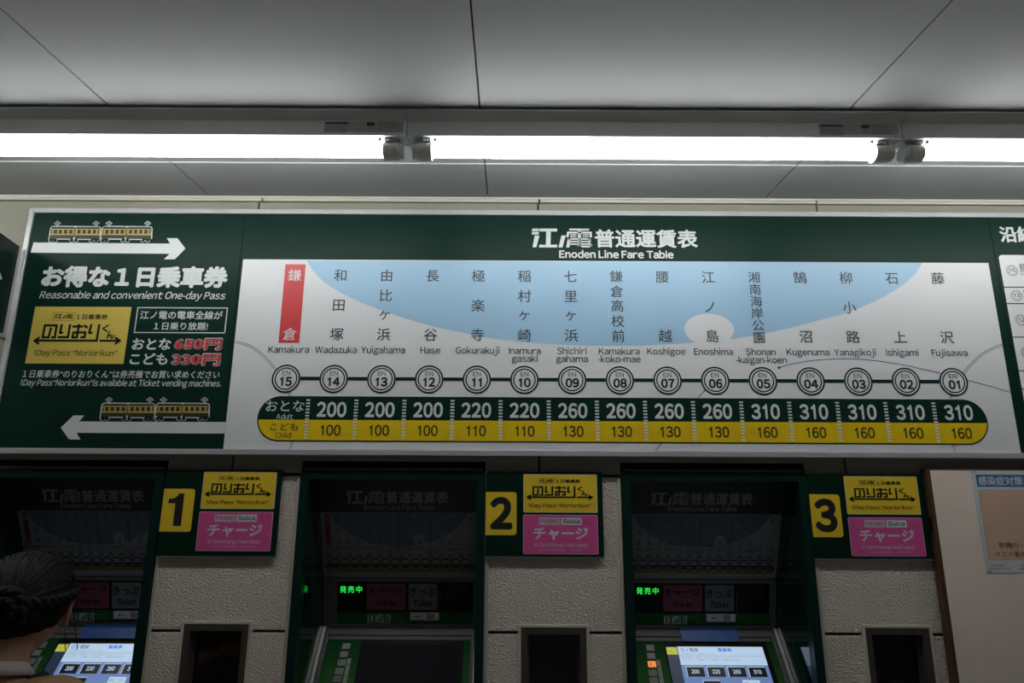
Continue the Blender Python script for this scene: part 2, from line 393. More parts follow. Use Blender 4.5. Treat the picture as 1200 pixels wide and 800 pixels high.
# service windows
wins = []
for i, (x0, x1, yt) in enumerate(((216, 292, 731), (610.5, 687, 735), (1013.5, 1088.5, 735.5))):
    yy = yt+3
    wins.append((PX(x0, yy, 0), PX(x1, yy, 0), PZ((x0+x1)/2, yt, 0)))
ZWB = 1.72-0.95
for ci, (a, b) in enumerate(cols):
    w = [q for q in wins if a < q[0] < b]
    box('joint_backing', a, b, 0.012, 0.07, 0 if not w else 0, ZWB if w else ZJ1+0.0005, CAULK, wb)
    if w:
        wx0, wx1, wz = w[0]; g = 0.012
        for (c, d) in ((a, wx0), (wx1, b)):
            box('joint_backing', c, d, 0.012, 0.07, ZWB, ZJ0, CAULK, wb)
        box('joint_backing', wx0, wx1, 0.012, 0.07, wz, ZJ0, CAULK, wb)
        bm = bmesh.new()
        prism_bm(bm, [(a, ZJ0), (a, ZK1), (wx0-0.004, ZK1), (wx0-0.004, wz+0.004), (wx1+0.004, wz+0.004), (wx1+0.004, ZK1), (b, ZK1), (b, ZJ0)], 0, 0.012)
        bev(bm, 0.003); bm_obj('wall_block', bm, STUCCO, wb)
        box('wall_block', a, wx0-0.004, 0, 0.012, ZWB-0.004, ZK0, STUCCO, wb, 0.003)
        box('wall_block', wx1+0.004, b, 0, 0.012, ZWB-0.004, ZK0, STUCCO, wb, 0.003)
        box('wall_block', a, b, 0, 0.012, 0, ZWB-0.007, STUCCO, wb, 0.003)
        # smooth bead round the window opening
        for (u0, u1, z0, z1) in ((wx0-0.009, wx0, ZWB, wz), (wx1, wx1+0.009, ZWB, wz), (wx0-0.009, wx1+0.009, wz, wz+0.008)):
            box('edge_bead', u0, u1, -0.003, 0.012, z0, z1, EDGE, wb, 0.001)
    else:
        box('wall_block', a, b, 0, 0.012, ZK0, ZJ0, STUCCO, wb, 0.003)
        box('wall_block', a, b, 0, 0.012, 0, ZK1, STUCCO, wb, 0.003)
    for e, sgn in ((a, 1), (b, -1)):
        if abs(e) < 2.6: box('edge_bead', min(e, e+sgn*0.011), max(e, e+sgn*0.011), -0.004, 0.0, 0.0, ZJ0-0.002, EDGE, wb, 0.001)
for i, (x0, x1, zt) in enumerate(wins):
    w = sroot('window_%d' % (i+1), ((x0+x1)/2, 0, ZWB))
    t = 0.019
    box('window_frame', x0, x0+t, -0.002, 0.045, ZWB, zt, BRONZE, w, 0.001)
    box('window_frame', x1-t, x1, -0.002, 0.045, ZWB, zt, BRONZE, w, 0.001)
    box('window_frame', x0+t, x1-t, -0.002, 0.045, zt-t, zt, BRONZE, w, 0.001)
    box('window_frame', x0+t, x1-t, -0.002, 0.045, ZWB, ZWB+t, BRONZE, w, 0.001)
    box('window_sash', x0+t, x0+t+0.006, 0.02, 0.045, ZWB+t, zt-t, BRONZE, w)
    box('window_sash', x1-t-0.006, x1-t, 0.02, 0.045, ZWB+t, zt-t, BRONZE, w)
    box('pane', x0+t+0.006, x1-t-0.006, 0.032, 0.038, ZWB+t, zt-t, PANE, w)

# ceiling: boards about 0.95 m wide with open joints
ce = sroot('ceiling')
cx = [PX(246, 230, 0), PX(571.5, 232, 0), PX(896, 234, 0)]
cstep = (cx[2]-cx[0])/2
cxs = [XL-0.3]+[x for x in [cx[0]-2*cstep, cx[0]-cstep, *cx, cx[2]+cstep, cx[2]+2*cstep] if XL-0.2 < x < XR+0.2]+[XR+0.3]
YR = -0.232; YB = -4.2
for a, b in zip(cxs[:-1], cxs[1:]):
    box('ceiling_panel', a+0.002, b-0.002, YB, YR-0.001, ZC, ZC+0.010, CEIL, ce, 0.001)
    box('ceiling_panel', a+0.002, b-0.002, YR+0.001, 0.0, ZC, ZC+0.010, CEIL, ce, 0.001)
box('ceiling_backing', XL-0.3, XR+0.3, YB, 0.08, ZC+0.0101, ZC+0.05, CEILGAP, ce)
for a, b in zip(cxs[:-1], cxs[1:]):
    box('joint_strip', a+0.002, b-0.002, YR-0.0025, YR+0.0025, ZC-0.0015, ZC, ENAMEL, ce)
tr = box('trim_1', XL, XR, -0.006, 0.0, ZC-0.004, ZC-0.0003, ENAMEL); tr['kind'] = 'structure'
fl = box('floor', XL-0.3, XR+0.3, YB, 0.6, -0.05, 0.0, FLOORM); fl['kind'] = 'structure'
wl = box('wall_left', XL-0.35, XL, YB, 0.07, 0, ZC+0.03, SMOOTH); wl['kind'] = 'structure'
wr = box('wall_right', XR, XR+0.35, YB, 0.07, 0, ZC+0.03, SMOOTH); wr['kind'] = 'structure'

# ================================================================ FARE BOARD
YB_ = -0.036
PB = Plane((0, YB_, 0))
bx0 = PX(40.8, 251, YB_); bx1 = bx0+3.55
zt_o, zt_i = PZ(600, 247.0, YB_), PZ(600, 252.6, YB_)
zb_i, zb_o = PZ(600, 527.6, YB_), PZ(600, 534.2, YB_)
fw = 0.0155
fb = root('fare_board', 'wide dark green and white fare table board in a silver frame above the ticket machines', 'sign board', (0, 0, zb_o))
sx1 = (PX(287.5, 251, YB_)+PX(279.5, 325, YB_))/2
sx2 = (PX(1158, 256, YB_)+PX(1169.5, 320, YB_))/2
for a, b in ((bx0, sx1), (sx1, sx2), (sx2, bx1)):
    box('board_sheet', a+0.0006, b-0.0006, YB_, YB_+0.004, zb_i, zt_i, GREEN, fb, 0.0005)
box('backing_panel', bx0, bx1, YB_+0.0042, -0.0005, zb_i, zt_i, STEELD, fb)
YF = YB_-0.006
def rail(pts): return prism('frame_rail', pts, YF, -0.0005, ALU, fb, 0.0012)
L, Rr = bx0-fw, bx1+fw
rail([(L, zt_o), (Rr, zt_o), (bx1, zt_i), (bx0, zt_i)])
rail([(L, zb_o), (bx0, zb_i), (bx1, zb_i), (Rr, zb_o)])
rail([(L, zt_o), (bx0, zt_i), (bx0, zb_i), (L, zb_o)])
rail([(Rr, zt_o), (Rr, zb_o), (bx1, zb_i), (bx1, zt_i)])

S = lambda: Sheet(PB)
# ---- the railway emblem, from the title (crop units)
def crop(x0, y0, s): return lambda x, y: (x0+x/s, y0+y/s)
logo = S(); cc = crop(610, 255, 5.4545)
def lp(*pts): logo.pp([cc(*p) for p in pts], LGREY, 2)
lp((75, 70), (118, 70), (117, 86), (73, 86)); lp((73, 91), (117, 91), (116, 108), (72, 108)); lp((91, 114), (121, 114), (101, 189), (77, 189))
lp((122, 70), (234, 70), (233, 88), (122, 88)); lp((164, 87), (193, 87), (192, 174), (162, 174)); lp((120, 173), (235, 173), (234, 190), (119, 190))
lp((262, 114), (289, 114), (268, 190), (243, 190))
lp((312, 70), (438, 71), (437, 82), (311, 82)); lp((298, 89), (455, 90), (455, 101), (296, 101)); lp((296, 100), (311, 100), (306, 126), (293, 126)); lp((440, 100), (455, 100), (456, 126), (441, 126))
lp((366, 80), (388, 80), (388, 190), (364, 190))
lp((318, 106), (358, 106), (358, 112), (318, 112)); lp((316, 118), (357, 118), (357, 124), (316, 124)); lp((397, 106), (434, 106), (434, 112), (397, 112)); lp((397, 118), (435, 118), (435, 124), (397, 124))
lp((303, 131), (450, 131), (450, 141), (302, 141)); lp((302, 131), (322, 131), (312, 190), (292, 190)); lp((433, 131), (450, 131), (450, 168), (434, 168)); lp((312, 149), (445, 149), (445, 157), (312, 157)); lp((312, 165), (450, 165), (450, 173), (310, 173)); lp((366, 179), (458, 179), (457, 190), (364, 190)); lp((443, 172), (458, 172), (458, 190), (443, 190))
# ---- centre title
title = S(); title.stamp(logo, logo.bbox())
title.ptext('普通運賃表', 697.1, 268.9, 817.2, 290.3, LGREY, bold=0.028)
title.ptext('Enoden Line Fare Table', 655.3, 293.0, 789.1, 302.6, LGREY, bold=0.034)
title.build('title_lettering', fb)
# ---- white panel
panel = S()
wx0, wx1 = (PX(285, 304, YB_)+PX(261.7, 526, YB_))/2, (PX(1158, 308, YB_)+PX(1196.3, 529, YB_))/2
wz1 = PZ(600, 305.3, YB_)
panel.rect(wx0, zb_i+0.0005, wx1, wz1, WHITE, 1)
o = panel.build('white_panel', fb, label='white printed field of the fare table')
tab = []      # print that is repeated on the small cards in the machines
sea = S()
sp = [(359.5, 305.3), (366, 316), (374, 325), (382.5, 332.5), (400, 343.5), (420, 353.2), (440, 361), (457, 367), (475, 373), (495, 379), (515, 384), (532, 387.5), (560, 393.5), (585, 397.5), (614, 401), (640, 403), (672, 404.6), (710, 405.3), (747, 405), (792, 403), (820, 400.8), (861, 396.5), (895, 391), (925, 384.5), (962, 374.5), (985, 368.5), (1003, 362.5), (1022, 354.5), (1037, 347), (1052, 338), (1064, 329.5), (1073, 320), (1081, 307.8)]
sea.pp(sp, SEA, 2); seao = sea.build('sea_area', fb); tab.append(sea)
isl = S(); c = PB.px(831, 386); isl.disc(c[0], c[1], abs(PB.px(860, 386)[0]-c[0]), WHITE, 3, ry=abs(PB.px(831, 367.5)[1]-c[1])); isl.build('island_area', fb); tab.append(isl)
U15 = PB.px(335.3, 443.8)[0]; U01 = PB.px(1117, 445.8)[0]; DU = (U01-U15)/14
V = lambda y: PB.px(600, y+1.3)[1]            # y as read near the left end of the board
pxm = abs(PB.px(601, 440)[0]-PB.px(600, 440)[0])
NAMES = [('鎌倉', ['Kamakura']), ('和田塚', ['Wadazuka']), ('由比ヶ浜', ['Yuigahama']), ('長谷', ['Hase']), ('極楽寺', ['Gokurakuji']), ('稲村ヶ崎', ['Inamura', 'gasaki']), ('七里ヶ浜', ['Shichiri', 'gahama']), ('鎌倉高校前', ['Kamakura', '-koko-mae']), ('腰越', ['Koshigoe']), ('江ノ島', ['Enoshima']), ('湘南海岸公園', ['Shonan', '-kaigan-koen']), ('鵠沼', ['Kugenuma']), ('柳小路', ['Yanagikoji']), ('石上', ['Ishigami']), ('藤沢', ['Fujisawa'])]
YS = {2: [322.3, 391.3], 3: [322.3, 357, 391.3], 4: [322.3, 345.5, 367, 391.3], 5: [322.0, 339.5, 356.5, 374.2, 391.6], 6: [322.3, 336.4, 350.4, 364.3, 378.5, 392.6]}
redp = S(); redp.rect(U15-12.6*pxm, V(401.6), U15+12.0*pxm, V(309.6), RED, 4); redp.build('red_name_plate', fb); tab.append(redp)
for i, (kan, rom) in enumerate(NAMES):
    sh = S(); u = U15+i*DU
    for k, r in enumerate(rom): sh.textat(r, u+0.3*pxm, V(413.2+9.3*k), 10.4*pxm, CHAR, 5, bold=0.009, xs=0.93)
    so_ = sh.build('station_name', fb); tab.append(sh)
    for ch, y in zip(kan, YS[len(kan)]):
        sh = S()
        em = (16.6 if len(kan) < 6 else 15.0)*pxm
        if len(kan) == 5: em *= 0.97
        v = V(y); m_ = LGREY if i == 0 else CHAR
        vs, fs = glyphs(ch, 0.006)
        k = 0.82 if ch == 'ヶ' else 1
        sh.items.append(([(u+(a-0.5)*em*1.02, v+(b-0.38)*em*0.98) for a, b in vs], fs, m_, (5, PER['n'])))
        sh.build('name_character', so_); tab.append(sh)
line = S(); line.rect(U15, V(445.4), U01, V(441.2), DGREEN, 4); line.build('route_line', fb); tab.append(line)
# thin map lines
ml = S()
def dbl(pts):
    for d in (-1.0, 1.0):
        q = []
        for i, p in enumerate(pts):
            a = Vector(pts[max(0, i-1)]); b = Vector(pts[min(len(pts)-1, i+1)]); t = (b-a).normalized(); q.append((p[0]-t.y*d, p[1]+t.x*d))
        ml.pstroke(q, 0.55, CHAR, 3, 0)
dbl([(275.2, 400.6), (284, 402.2), (292.5, 405), (300, 409.5), (307.5, 415.5), (315, 423), (323, 432.5), (333, 448), (341, 465)])
dbl([(343.5, 515), (341.5, 522), (340, 526.5)])
dbl([(1174.5, 404), (1167, 406.5), (1161, 409.2), (1153, 413.5), (1146.3, 418.5), (1138, 426.5), (1129, 437), (1120, 450), (1115.3, 461), (1113.7, 467)])
dbl([(1116.2, 519), (1118.8, 529)])
ml.pstroke([(832, 451), (826.7, 456.4), (818, 466)], 0.8, BLACK, 3, 0); ml.pstroke([(776.7, 517.5), (768, 528)], 0.8, BLACK, 3, 0)
ml.pstroke([(913, 430.5), (926, 426.8), (940, 424), (955, 422), (970, 420.9), (985, 420.3), (1000, 420.4), (1015, 421.3), (1032, 423.3), (1050, 426.2), (1066, 429), (1080, 432), (1103, 437.5), (1133, 445.3), (1160, 452.3), (1184, 459.5)], 0.8, NAVY, 3, 0)
q = PB.px(913, 430.7); ml.disc(q[0], q[1], 1.7*pxm, NAVY, 3)
ml.build('map_lines', fb); tab.append(ml)
for i in range(15):
    sh = S(); u = U15+i*DU; v = V(443.6)
    sh.disc(u, v, 16.8*pxm, WHITE, 5, 36); sh.ring(u, v, 16.7*pxm, 14.8*pxm, DGREEN, 6); sh.ring(u, v, 13.3*pxm, 11.8*pxm, DGREEN, 6)
    o = sh.build('station_marker', fb); tab.append(sh)
    nb = S(); nb.textat('EN', u, V(439.5), 7.0*pxm, CHAR, 7, bold=.006, xs=1.12); nb.textat('%02d' % (15-i), u+0.2*pxm, V(451.7), 13.2*pxm, BLACK, 7, bold=0.048, xs=0.94)
    nb.build('station_number', o); tab.append(nb)
band = S()
bl, br = PX(301.5, 491, YB_), PX(1157.2, 494, YB_); v0, v1, vm = V(517.1), V(464.0), V(491.6)
def stadium(l, r, a, b, m_, lay, lo=None, hi=None):
    R_ = (b-a)/2; cy = (a+b)/2; pts = []
    for k in range(33):
        t = -math.pi/2+math.pi*k/32; pts.append((r-R_+R_*math.cos(t), cy+R_*math.sin(t)))
    for k in range(33):
        t = math.pi/2+math.pi*k/32; pts.append((l+R_+R_*math.cos(t), cy+R_*math.sin(t)))
    if lo is not None or hi is not None:
        pts = [p for p in pts if (lo is None or p[1] >= lo) and (hi is None or p[1] <= hi)]
        h = lo if lo is not None else hi; dx = math.sqrt(max(0, R_*R_-(h-cy)**2))
        # close neatly on the cut line
        right = [p for p in pts if p[0] > (l+r)/2]; left = [p for p in pts if p[0] <= (l+r)/2]
        cr, cl = (r-R_+dx, h), (l+R_-dx, h)
        pts = ([cr]+right+left+[cl]) if lo is not None else (right+[cr, cl]+left)
    band.poly(pts, m_, lay)
stadium(bl, br, v0, v1, DGREEN, 4)
b1 = 1.5*pxm
stadium(bl+b1, br-b1, v0+b1, v1-b1, YEL, 5, hi=vm)
for i in range(14):
    u = PB.px(359.9, 491)[0]+i*DU
    n = 13
    for k in range(n):
        v = v0+2.6*pxm+(v1-v0-5.2*pxm)*(k+0.5)/n
        band.rect(u-2.3*pxm, v-1.05*pxm, u+2.3*pxm, v+0.75*pxm, LGREY if v > vm else WHITE, 6)
bo = band.build('fare_band', fb, label='rounded green and yellow band of fares'); tab.append(band)
fs_ = S(); fs_.ptext('おとな', 312, 469, 357, 482, LGREY, 7, bold=0.008); fs_.ptext('Adult', 324, 484.6, 343.8, 491, LGREY, 7, bold=0.01)
fs_.ptext('こども', 317, 495.6, 349.5, 504.2, BODY, 7, bold=0.006); fs_.ptext('Child', 323, 506.2, 341.3, 512.8, BODY, 7)
fs_.build('band_heading', bo); tab.append(fs_)
AD = [200, 200, 200, 220, 220, 260, 260, 260, 260, 310, 310, 310, 310, 310]; CH = [100, 100, 100, 110, 110, 130, 130, 130, 130, 160, 160, 160, 160, 160]
for i in range(14):
    f_ = S(); u = U15+(i+1)*DU
    f_.textat(str(AD[i]), u+0.1*pxm, V(487.4), 21.4*pxm, LGREY, 7, bold=0.036, xs=0.83)
    f_.build('adult_fare', bo); tab.append(f_); f_ = S()
    f_.textat(str(CH[i]), u+0.5*pxm, V(509.6), 15.8*pxm, BODY, 7, bold=0.020, xs=0.85)
    f_.build('child_fare', bo); tab.append(f_)

# ---- left part: one-day pass
arr = S(); arr.pp([(39.5, 284), (199.3, 285.4), (195.6, 279), (208, 279), (217.4, 291.2), (205, 303.7), (192.3, 303.7), (199, 297.3), (36, 296)], LGREY, 2)
# clip its left end to the sheet
arr.items[0] = ([(max(bx0+0.0005, a), b) for a, b in arr.items[0][0]],)+arr.items[0][1:]
arr.build('arrow_right', fb)
arr2 = S(); arr2.pp([(71.4, 500.9), (86.3, 486.7), (98.9, 486.7), (92.7, 493.7), (265, 494.3), (263.4, 507.8), (89.8, 507), (94.5, 514.8), (81, 514.6)], LGREY, 2)
arr2.items[0] = ([(min(wx0-0.0003, a), b) for a, b in arr2.items[0][0]],)+arr2.items[0][1:]
arr2.build('arrow_left', fb)
tr_ = S(); c3 = crop(40, 255, 6.316)
def two_car(dx):
    f = lambda x, y: c3(x+dx, y)
    tr_.pp([f(114, 156), (f(126, 78)), f(142, 66), f(478, 69), f(489, 80), f(488, 156)], BODY, 2)
    tr_.pp([f(124, 82), f(488, 84), f(487, 131), f(119, 128)], TYEL, 3)
    tr_.pp([f(297, 76), f(309, 76), f(306, 154), f(294, 154)], DYEL, 4)
    for a, b in ((128, 136), (147, 173), (185, 210), (223, 249), (261, 287), (323, 347), (361, 385), (399, 423), (437, 461), (475, 484)):
        tr_.pp([f(a, 90), f(b, 90), f(b-2, 119), f(a-2, 119)], BODY, 4)
    W = 1.15
    tr_.pstroke([f(113, 182), f(110, 158), f(124, 80), f(131, 69), f(144, 64), f(306, 66), f(474, 67), f(489, 71), f(494, 81), f(490, 155)], W, LGREY, 5)
    tr_.pstroke([f(172, 159), f(266, 160)], W, LGREY, 5); tr_.pstroke([f(326, 161), f(418, 162)], W, LGREY, 5)
    for x in (128, 158, 278, 312, 424, 460):
        pts = [f(x+15*math.cos(t), 168+15*math.sin(t)*0.95) for t in [math.pi*k/8 for k in range(9)]]
        tr_.pstroke(pts, W*0.9, LGREY, 5, 0)
    tr_.pp([f(303, 62), f(316, 62), f(316, 74), f(302, 74)], LGREY, 6); tr_.pp([f(292, 148), f(303, 148), f(303, 164), f(291, 164)], LGREY, 6)
    for x in (175, 461):
        tr_.pstroke([f(x-23, 43), f(x, 27), f(x+23, 43), f(x, 57), f(x-23, 43)], 0.8, LGREY, 5)
        tr_.pp([f(x-8, 42), f(x, 36), f(x+8, 42), f(x, 48)], LGREY, 5); tr_.pstroke([f(x, 57), f(x, 66)], 1.4, LGREY, 5)
two_car(0); two_car(381)
tr_.pstroke([c3(488, 156), c3(502, 156)], 1.6, LGREY, 5)
tr_.build('train_drawing', fb)
t2 = S(); bb = tr_.bbox()
a0 = t2.pr(60+333/5.714, 460+27/5.714, 60+1068/5.714, 460+194/5.714)
t2.stamp(tr_, a0); t2.build('train_drawing', fb)
hd = S()
hd.ptext('お得な１日乗車券', 49.4, 311.6, 267.2, 337, LGREY, bold=0.052)
hd.ptext('Reasonable and convenient One-day Pass', 46.3, 341, 264.3, 352.6, LGREY, bold=0.012, shear=0.22)
hd.build('heading_lettering', fb)
# yellow day pass card with its emblem
yc = S(); ym = (PB.px(40.8, 359.2)[0]+PB.px(30, 426)[0])/2; yM = (PB.px(154.3, 359.6)[0]+PB.px(144.8, 426)[0])/2
yv1, yv0 = PB.px(97, 359.4)[1], PB.px(90, 426)[1]
nori = S(); c2 = crop(30, 355, 9.2308)
def ns(w, *pts): nori.pstroke([c2(*p) for p in pts], w, DGREEN, 3, 0.45)
W = 2.75
ns(W, (212, 242), (186, 371), (250, 371), (276, 275)); ns(W, (212, 242), (338, 242), (318, 371), (288, 371))
ns(W, (392, 240), (374, 322), (396, 322)); ns(W, (482, 240), (460, 369), (358, 369))
ns(W, (520, 254), (612, 254)); ns(W, (578, 238), (555, 372)); ns(W, (535, 318), (648, 318), (640, 370), (604, 370)); ns(W, (521, 318), (508, 372), (552, 372)); ns(W, (642, 246), (662, 262))
ns(W, (711, 240), (690, 322), (714, 322)); ns(W, (798, 240), (770, 407), (118, 405))
ns(W*0.9, (146, 376), (98, 406), (138, 438)); ns(W, (812, 408), (1005, 408)); ns(W*0.9, (978, 378), (1022, 408), (974, 440))
ns(1.75, (898, 240), (838, 274), (882, 308)); ns(1.5, (912, 306), (880, 380), (908, 346), (926, 346), (922, 376), (942, 378), (956, 350))
yc.rect(ym, yv0, yM, yv1, LYEL, 2)
card = S(); card.stamp(nori, nori.bbox())
card.ptext('１日乗車券', 89.8, 368, 126.6, 374.4, DGREEN, 3, bold=0.02)
lb = card.pr(30+318/9.2308, 355+120/9.2308, 30+513/9.2308, 355+168/9.2308); card.stamp(logo, lb, DGREEN, 1)
u0, v0_, u1, v1_ = card.pr(30+300/9.2308, 355+103/9.2308, 30+533/9.2308, 355+187/9.2308)
card.stroke([(u0, v0_), (u1, v0_), (u1, v1_), (u0, v1_), (u0, v0_)], 0.4*pxm, DGREEN, 3)
card.ptext('1Day Pass “Noriorikun”', 30+90/9.2308, 355+503/9.2308, 30+992/9.2308, 355+590/9.2308, BODY, 3, bold=0.008, shear=0.12)
yo = yc.build('day_pass_card', fb, label='yellow one-day pass card printed on the green sheet'); card.build('card_lettering', yo)
NORI_SRC = (ym, yv0, yM, yv1)
bx = S()
u0, v0_, u1, v1_ = bx.pr(159.6, 360.6, 265, 389.7)
bx.stroke([(u0, v0_), (u1, v0_), (u1, v1_), (u0, v1_), (u0, v0_)], 1.2*pxm, LGREY, 2, 0.3)
bx.ptext('江ノ電の電車全線が', 164.4, 364.2, 261, 374, LGREY, bold=0.018); bx.ptext('１日乗り放題!', 180.3, 377.5, 243.8, 386.6, LGREY, bold=0.018)
bx.build('boxed_lettering', fb)
pr_ = S()
pr_.ptext('おとな', 155, 396.2, 200.5, 410, LGREY, bold=0.03); pr_.ptext('こども', 152.5, 413.6, 196.5, 427.2, LGREY, bold=0.03)
for t, r in (('650円', (205, 396.6, 260, 409.6)), ('330円', (202, 414.6, 258, 427.8))):
    uv = pr_.pr(*r); e = 1.0*pxm
    for dx in (-1, -0.7, 0, 0.7, 1):
        for dy in (-1, -0.7, 0, 0.7, 1):
            if dx*dx+dy*dy < 1.2 and dx*dx+dy*dy > 0.8: pr_.textfit(t, (uv[0]+dx*e, uv[1]+dy*e, uv[2]+dx*e, uv[3]+dy*e), LGREY, 2, bold=0.03)
    pr_.textfit(t, uv, RED, 3, bold=0.022)
pr_.build('price_lettering', fb)
nt_ = S()
nt_.ptext('１日乗車券“のりおりくん”は券売機でお買い求めください', 26.5, 433.8, 257.4, 443, LGREY, bold=0.012, shear=0.08)
nt_.ptext('1Day Pass“Noriorikun”is available at Ticket vending machines.', 24, 444.4, 259.2, 454.6, LGREY, bold=0.012, shear=0.2)
nt_.build('notice_lettering', fb)
# ---- right part: list of stations
rl = S()
rl.ptext('沿線', 1171.2, 265.2, 1212, 284, LGREY, bold=0.03)
rx0 = (PX(1170, 303, YB_)+PX(1206, 500, YB_))/2
rz1, rz0 = PZ(1190, 298.8, YB_), zb_i+0.03
rl.rrect(rx0, rz0, rx0+0.62, rz1, 0.012, WHITE, 1)
rows = [336.3, 355.6, 394.8, 434.2, 455.3, 495]
for y in rows: rl.rect(rx0, PZ(1190, y+0.7, YB_), rx0+0.62, PZ(1190, y-0.5, YB_), DGREEN, 2)
rl.build('station_list', fb, label='white ruled station list on the right green sheet')
for (t, y, k, rm) in ((15, 317, '鎌倉', 'Kamakura'), (13, 346.3, '由比ヶ浜', 'Yuigahama'), (12, 375, '長谷', 'Hase'), (11, 413, '極楽寺', 'Gokurakuji'), (10, 445, '稲村ヶ崎', 'Inamuragasaki')):
    e = S(); u = rx0+0.036; v = PZ(1190, y, YB_)
    e.disc(u, v, 7.2*pxm, CARDT, 2, 28); e.disc(u, v, 6.5*pxm, WHITE, 3, 28); e.ring(u, v, 5.6*pxm, 5.0*pxm, CHAR, 4)
    e.textat(str(t), u, v-0.0055, 6.4*pxm, BLACK, 5, bold=0.02)
    e.textat(k, u+0.024, v-0.002, 12*pxm, CHAR, 5, left=True); e.textat(rm, u+0.026, v-0.017, 5.2*pxm, CHAR, 5, left=True)
    e.build('list_entry', fb)
# board hooks on the top rail
for i, (px_, py_) in enumerate(((142, 242.6), (469, 245.3), (796, 246.8), (1121.5, 248.6))):
    x = PX(px_, py_, 0)
    hk = root('board_clip', ['small dark wall clip above the first train drawing', 'small dark wall clip above the Hase column of the fare board', 'small dark wall clip above the title end of the fare board', 'small dark wall clip above the Fujisawa column of the fare board'][i], 'clip', (x, 0, zt_o), 'clips along the top of the fare board')
    box('clip_plate', x-0.004, x+0.004, -0.008, 0.0, zt_o+0.0005, zt_o+0.010, SCREW, hk, 0.001)
    tube('clip_screw', [(x, -0.0115, zt_o+0.006), (x, -0.008, zt_o+0.006)], 0.0025, SCREW, hk)

# ================================================================ LAMPS
YN = CAM.y+1.375
HX0 = PX(477, 145, YN); HL = PX(1056, 148, YN)-HX0
ZH0, ZH1 = 1.72+0.8346, ZC-0.0045
ZLIP = 1.72+0.8785
yt, zt = YN+0.033, 1.72+0.8076
lamp_names = ['fluorescent batten lamp left of the middle one, cut off by the left of the photo', 'middle fluorescent batten lamp of the row on the ceiling, both sockets in view', 'fluorescent batten lamp right of the middle one, cut off by the right of the photo', 'fluorescent batten lamp at the far left of the row']
def lamp(i, label, sticker=True):
    x0 = HX0+i*HL+0.001; x1 = x0+HL-0.002
    L_ = root('batten_lamp', label, 'ceiling lamp', ((x0+x1)/2, yt, ZH0), 'row of fluorescent lamps')
    yb = YN+0.066
    bm = bmesh.new()
    prof = [(YN, ZH0), (YN, ZH1-0.015), (YN-0.031, ZH1-0.003), (YN-0.031, ZH1), (yb+0.031, ZH1), (yb+0.031, ZH1-0.003), (yb, ZH1-0.015), (yb, ZH0), (yb-0.018, ZH0), (yb-0.020, ZH0+0.003), (YN+0.020, ZH0+0.003), (YN+0.018, ZH0)]
    a = [bm.verts.new((x0, y, z)) for y, z in prof]; b = [bm.verts.new((x1, y, z)) for y, z in prof]
    bm.faces.new(a); bm.faces.new(b[::-1])
    for k in range(len(prof)): bm.faces.new((a[k], b[k], b[(k+1) % len(prof)], a[(k+1) % len(prof)]))
    bm_obj('housing', bm, ENAMEL, L_)
    box('mounting_gap', x0, x1, YN+0.008, yb-0.008, ZH1, ZC-0.0002, MBLACK, L_)
    s0, s1 = x0+0.012, x1-0.012; sl = 0.050
    tube('tube', [(s0+sl-0.004, yt, zt), (s1-sl+0.004, yt, zt)], 0.0155, TUBE, L_, 20, label='glowing white glass tube')
    for (a_, b_, sg) in ((s0, s0+sl, 1), (s1-sl, s1, -1)):
        r = 0.0235
        pth = [(a_, yt, zt), (a_+0.002, yt, zt), (a_+0.010, yt, zt), (a_+0.012, yt, zt), (b_-0.001, yt, zt), (b_, yt, zt)]
        rad = [r*0.80, r*0.88, r*0.90, r, r, r*0.96]
        if sg < 0: pth = [(a_+b_-p[0], p[1], p[2]) for p in pth]
        vs, fs = tube_mesh(pth, rad, 24)
        so = make('socket', vs, fs, SOCK, L_, smooth=False)
        xm = (a_+b_)/2
        box('socket_foot', xm-0.017, xm+0.017, yt-0.012, yt+0.012, zt+0.018, ZH0+0.0028, SOCK, so, 0.002)
        box('spring_plate', xm-0.010+sg*0.012, xm+0.012+sg*0.012, yt-0.022, yt-0.012, ZH0-0.008, ZH0-0.0002, BLUEPL, so, 0.001)
        xs_ = xm+sg*0.034
        tube('screw', [(xs_, yt-0.018, ZH0-0.007), (xs_, yt-0.018, ZH0+0.0)], 0.0042, SCREW, so, 10)
    if sticker:
        PL = Plane((0, YN, 0)); st = Sheet(PL)
        xa = x1-0.213; w_ = 0.205; za, zb2 = ZH0+0.009, ZH0+0.039
        G1 = mat('sticker_grey', (0.50, 0.50, 0.48), 0.5, var=0); G2 = mat('sticker_ink', (0.17, 0.17, 0.17), 0.5, var=0); G3 = mat('sticker_black', (0.05, 0.05, 0.05), 0.5, var=0)
        h = zb2-za
        st.rect(xa, za, xa+w_, zb2, G1, 1); st.rect(xa+0.003, zb2-0.007, xa+0.063, zb2-0.002, G3, 2)
        for k in range(6): st.rect(xa+0.002+random.random()*0.003, zb2-0.0115-k*0.004, xa+0.058+random.random()*0.006, zb2-0.0103-k*0.004, G2, 2)
        st.rect(xa+0.110, zb2-0.012, xa+0.130, zb2-0.002, G3, 2)
        for k in range(9):
            a1 = (xa+0.070+random.random()*0.035, za+0.004+random.random()*0.024); st.stroke([a1, (a1[0]+random.uniform(-.01, .012), a1[1]-random.random()*0.006)], 0.0009, G2, 2)
        for k in range(5): st.rect(xa+0.112, za+0.003+k*0.0042, xa+0.112+random.uniform(.010, .02), za+0.004+k*0.0042, G2, 2)
        for k in range(6): st.rect(xa+0.138+random.random()*0.003, za+0.003+k*0.0052, xa+0.175+random.random()*0.022, za+0.0042+k*0.0052, G2, 2)
        for xx in (0.066, 0.134): st.rect(xa+xx, za, xa+xx+0.0005, zb2, G2, 2)
        st.build('instruction_sticker', L_)
    return L_
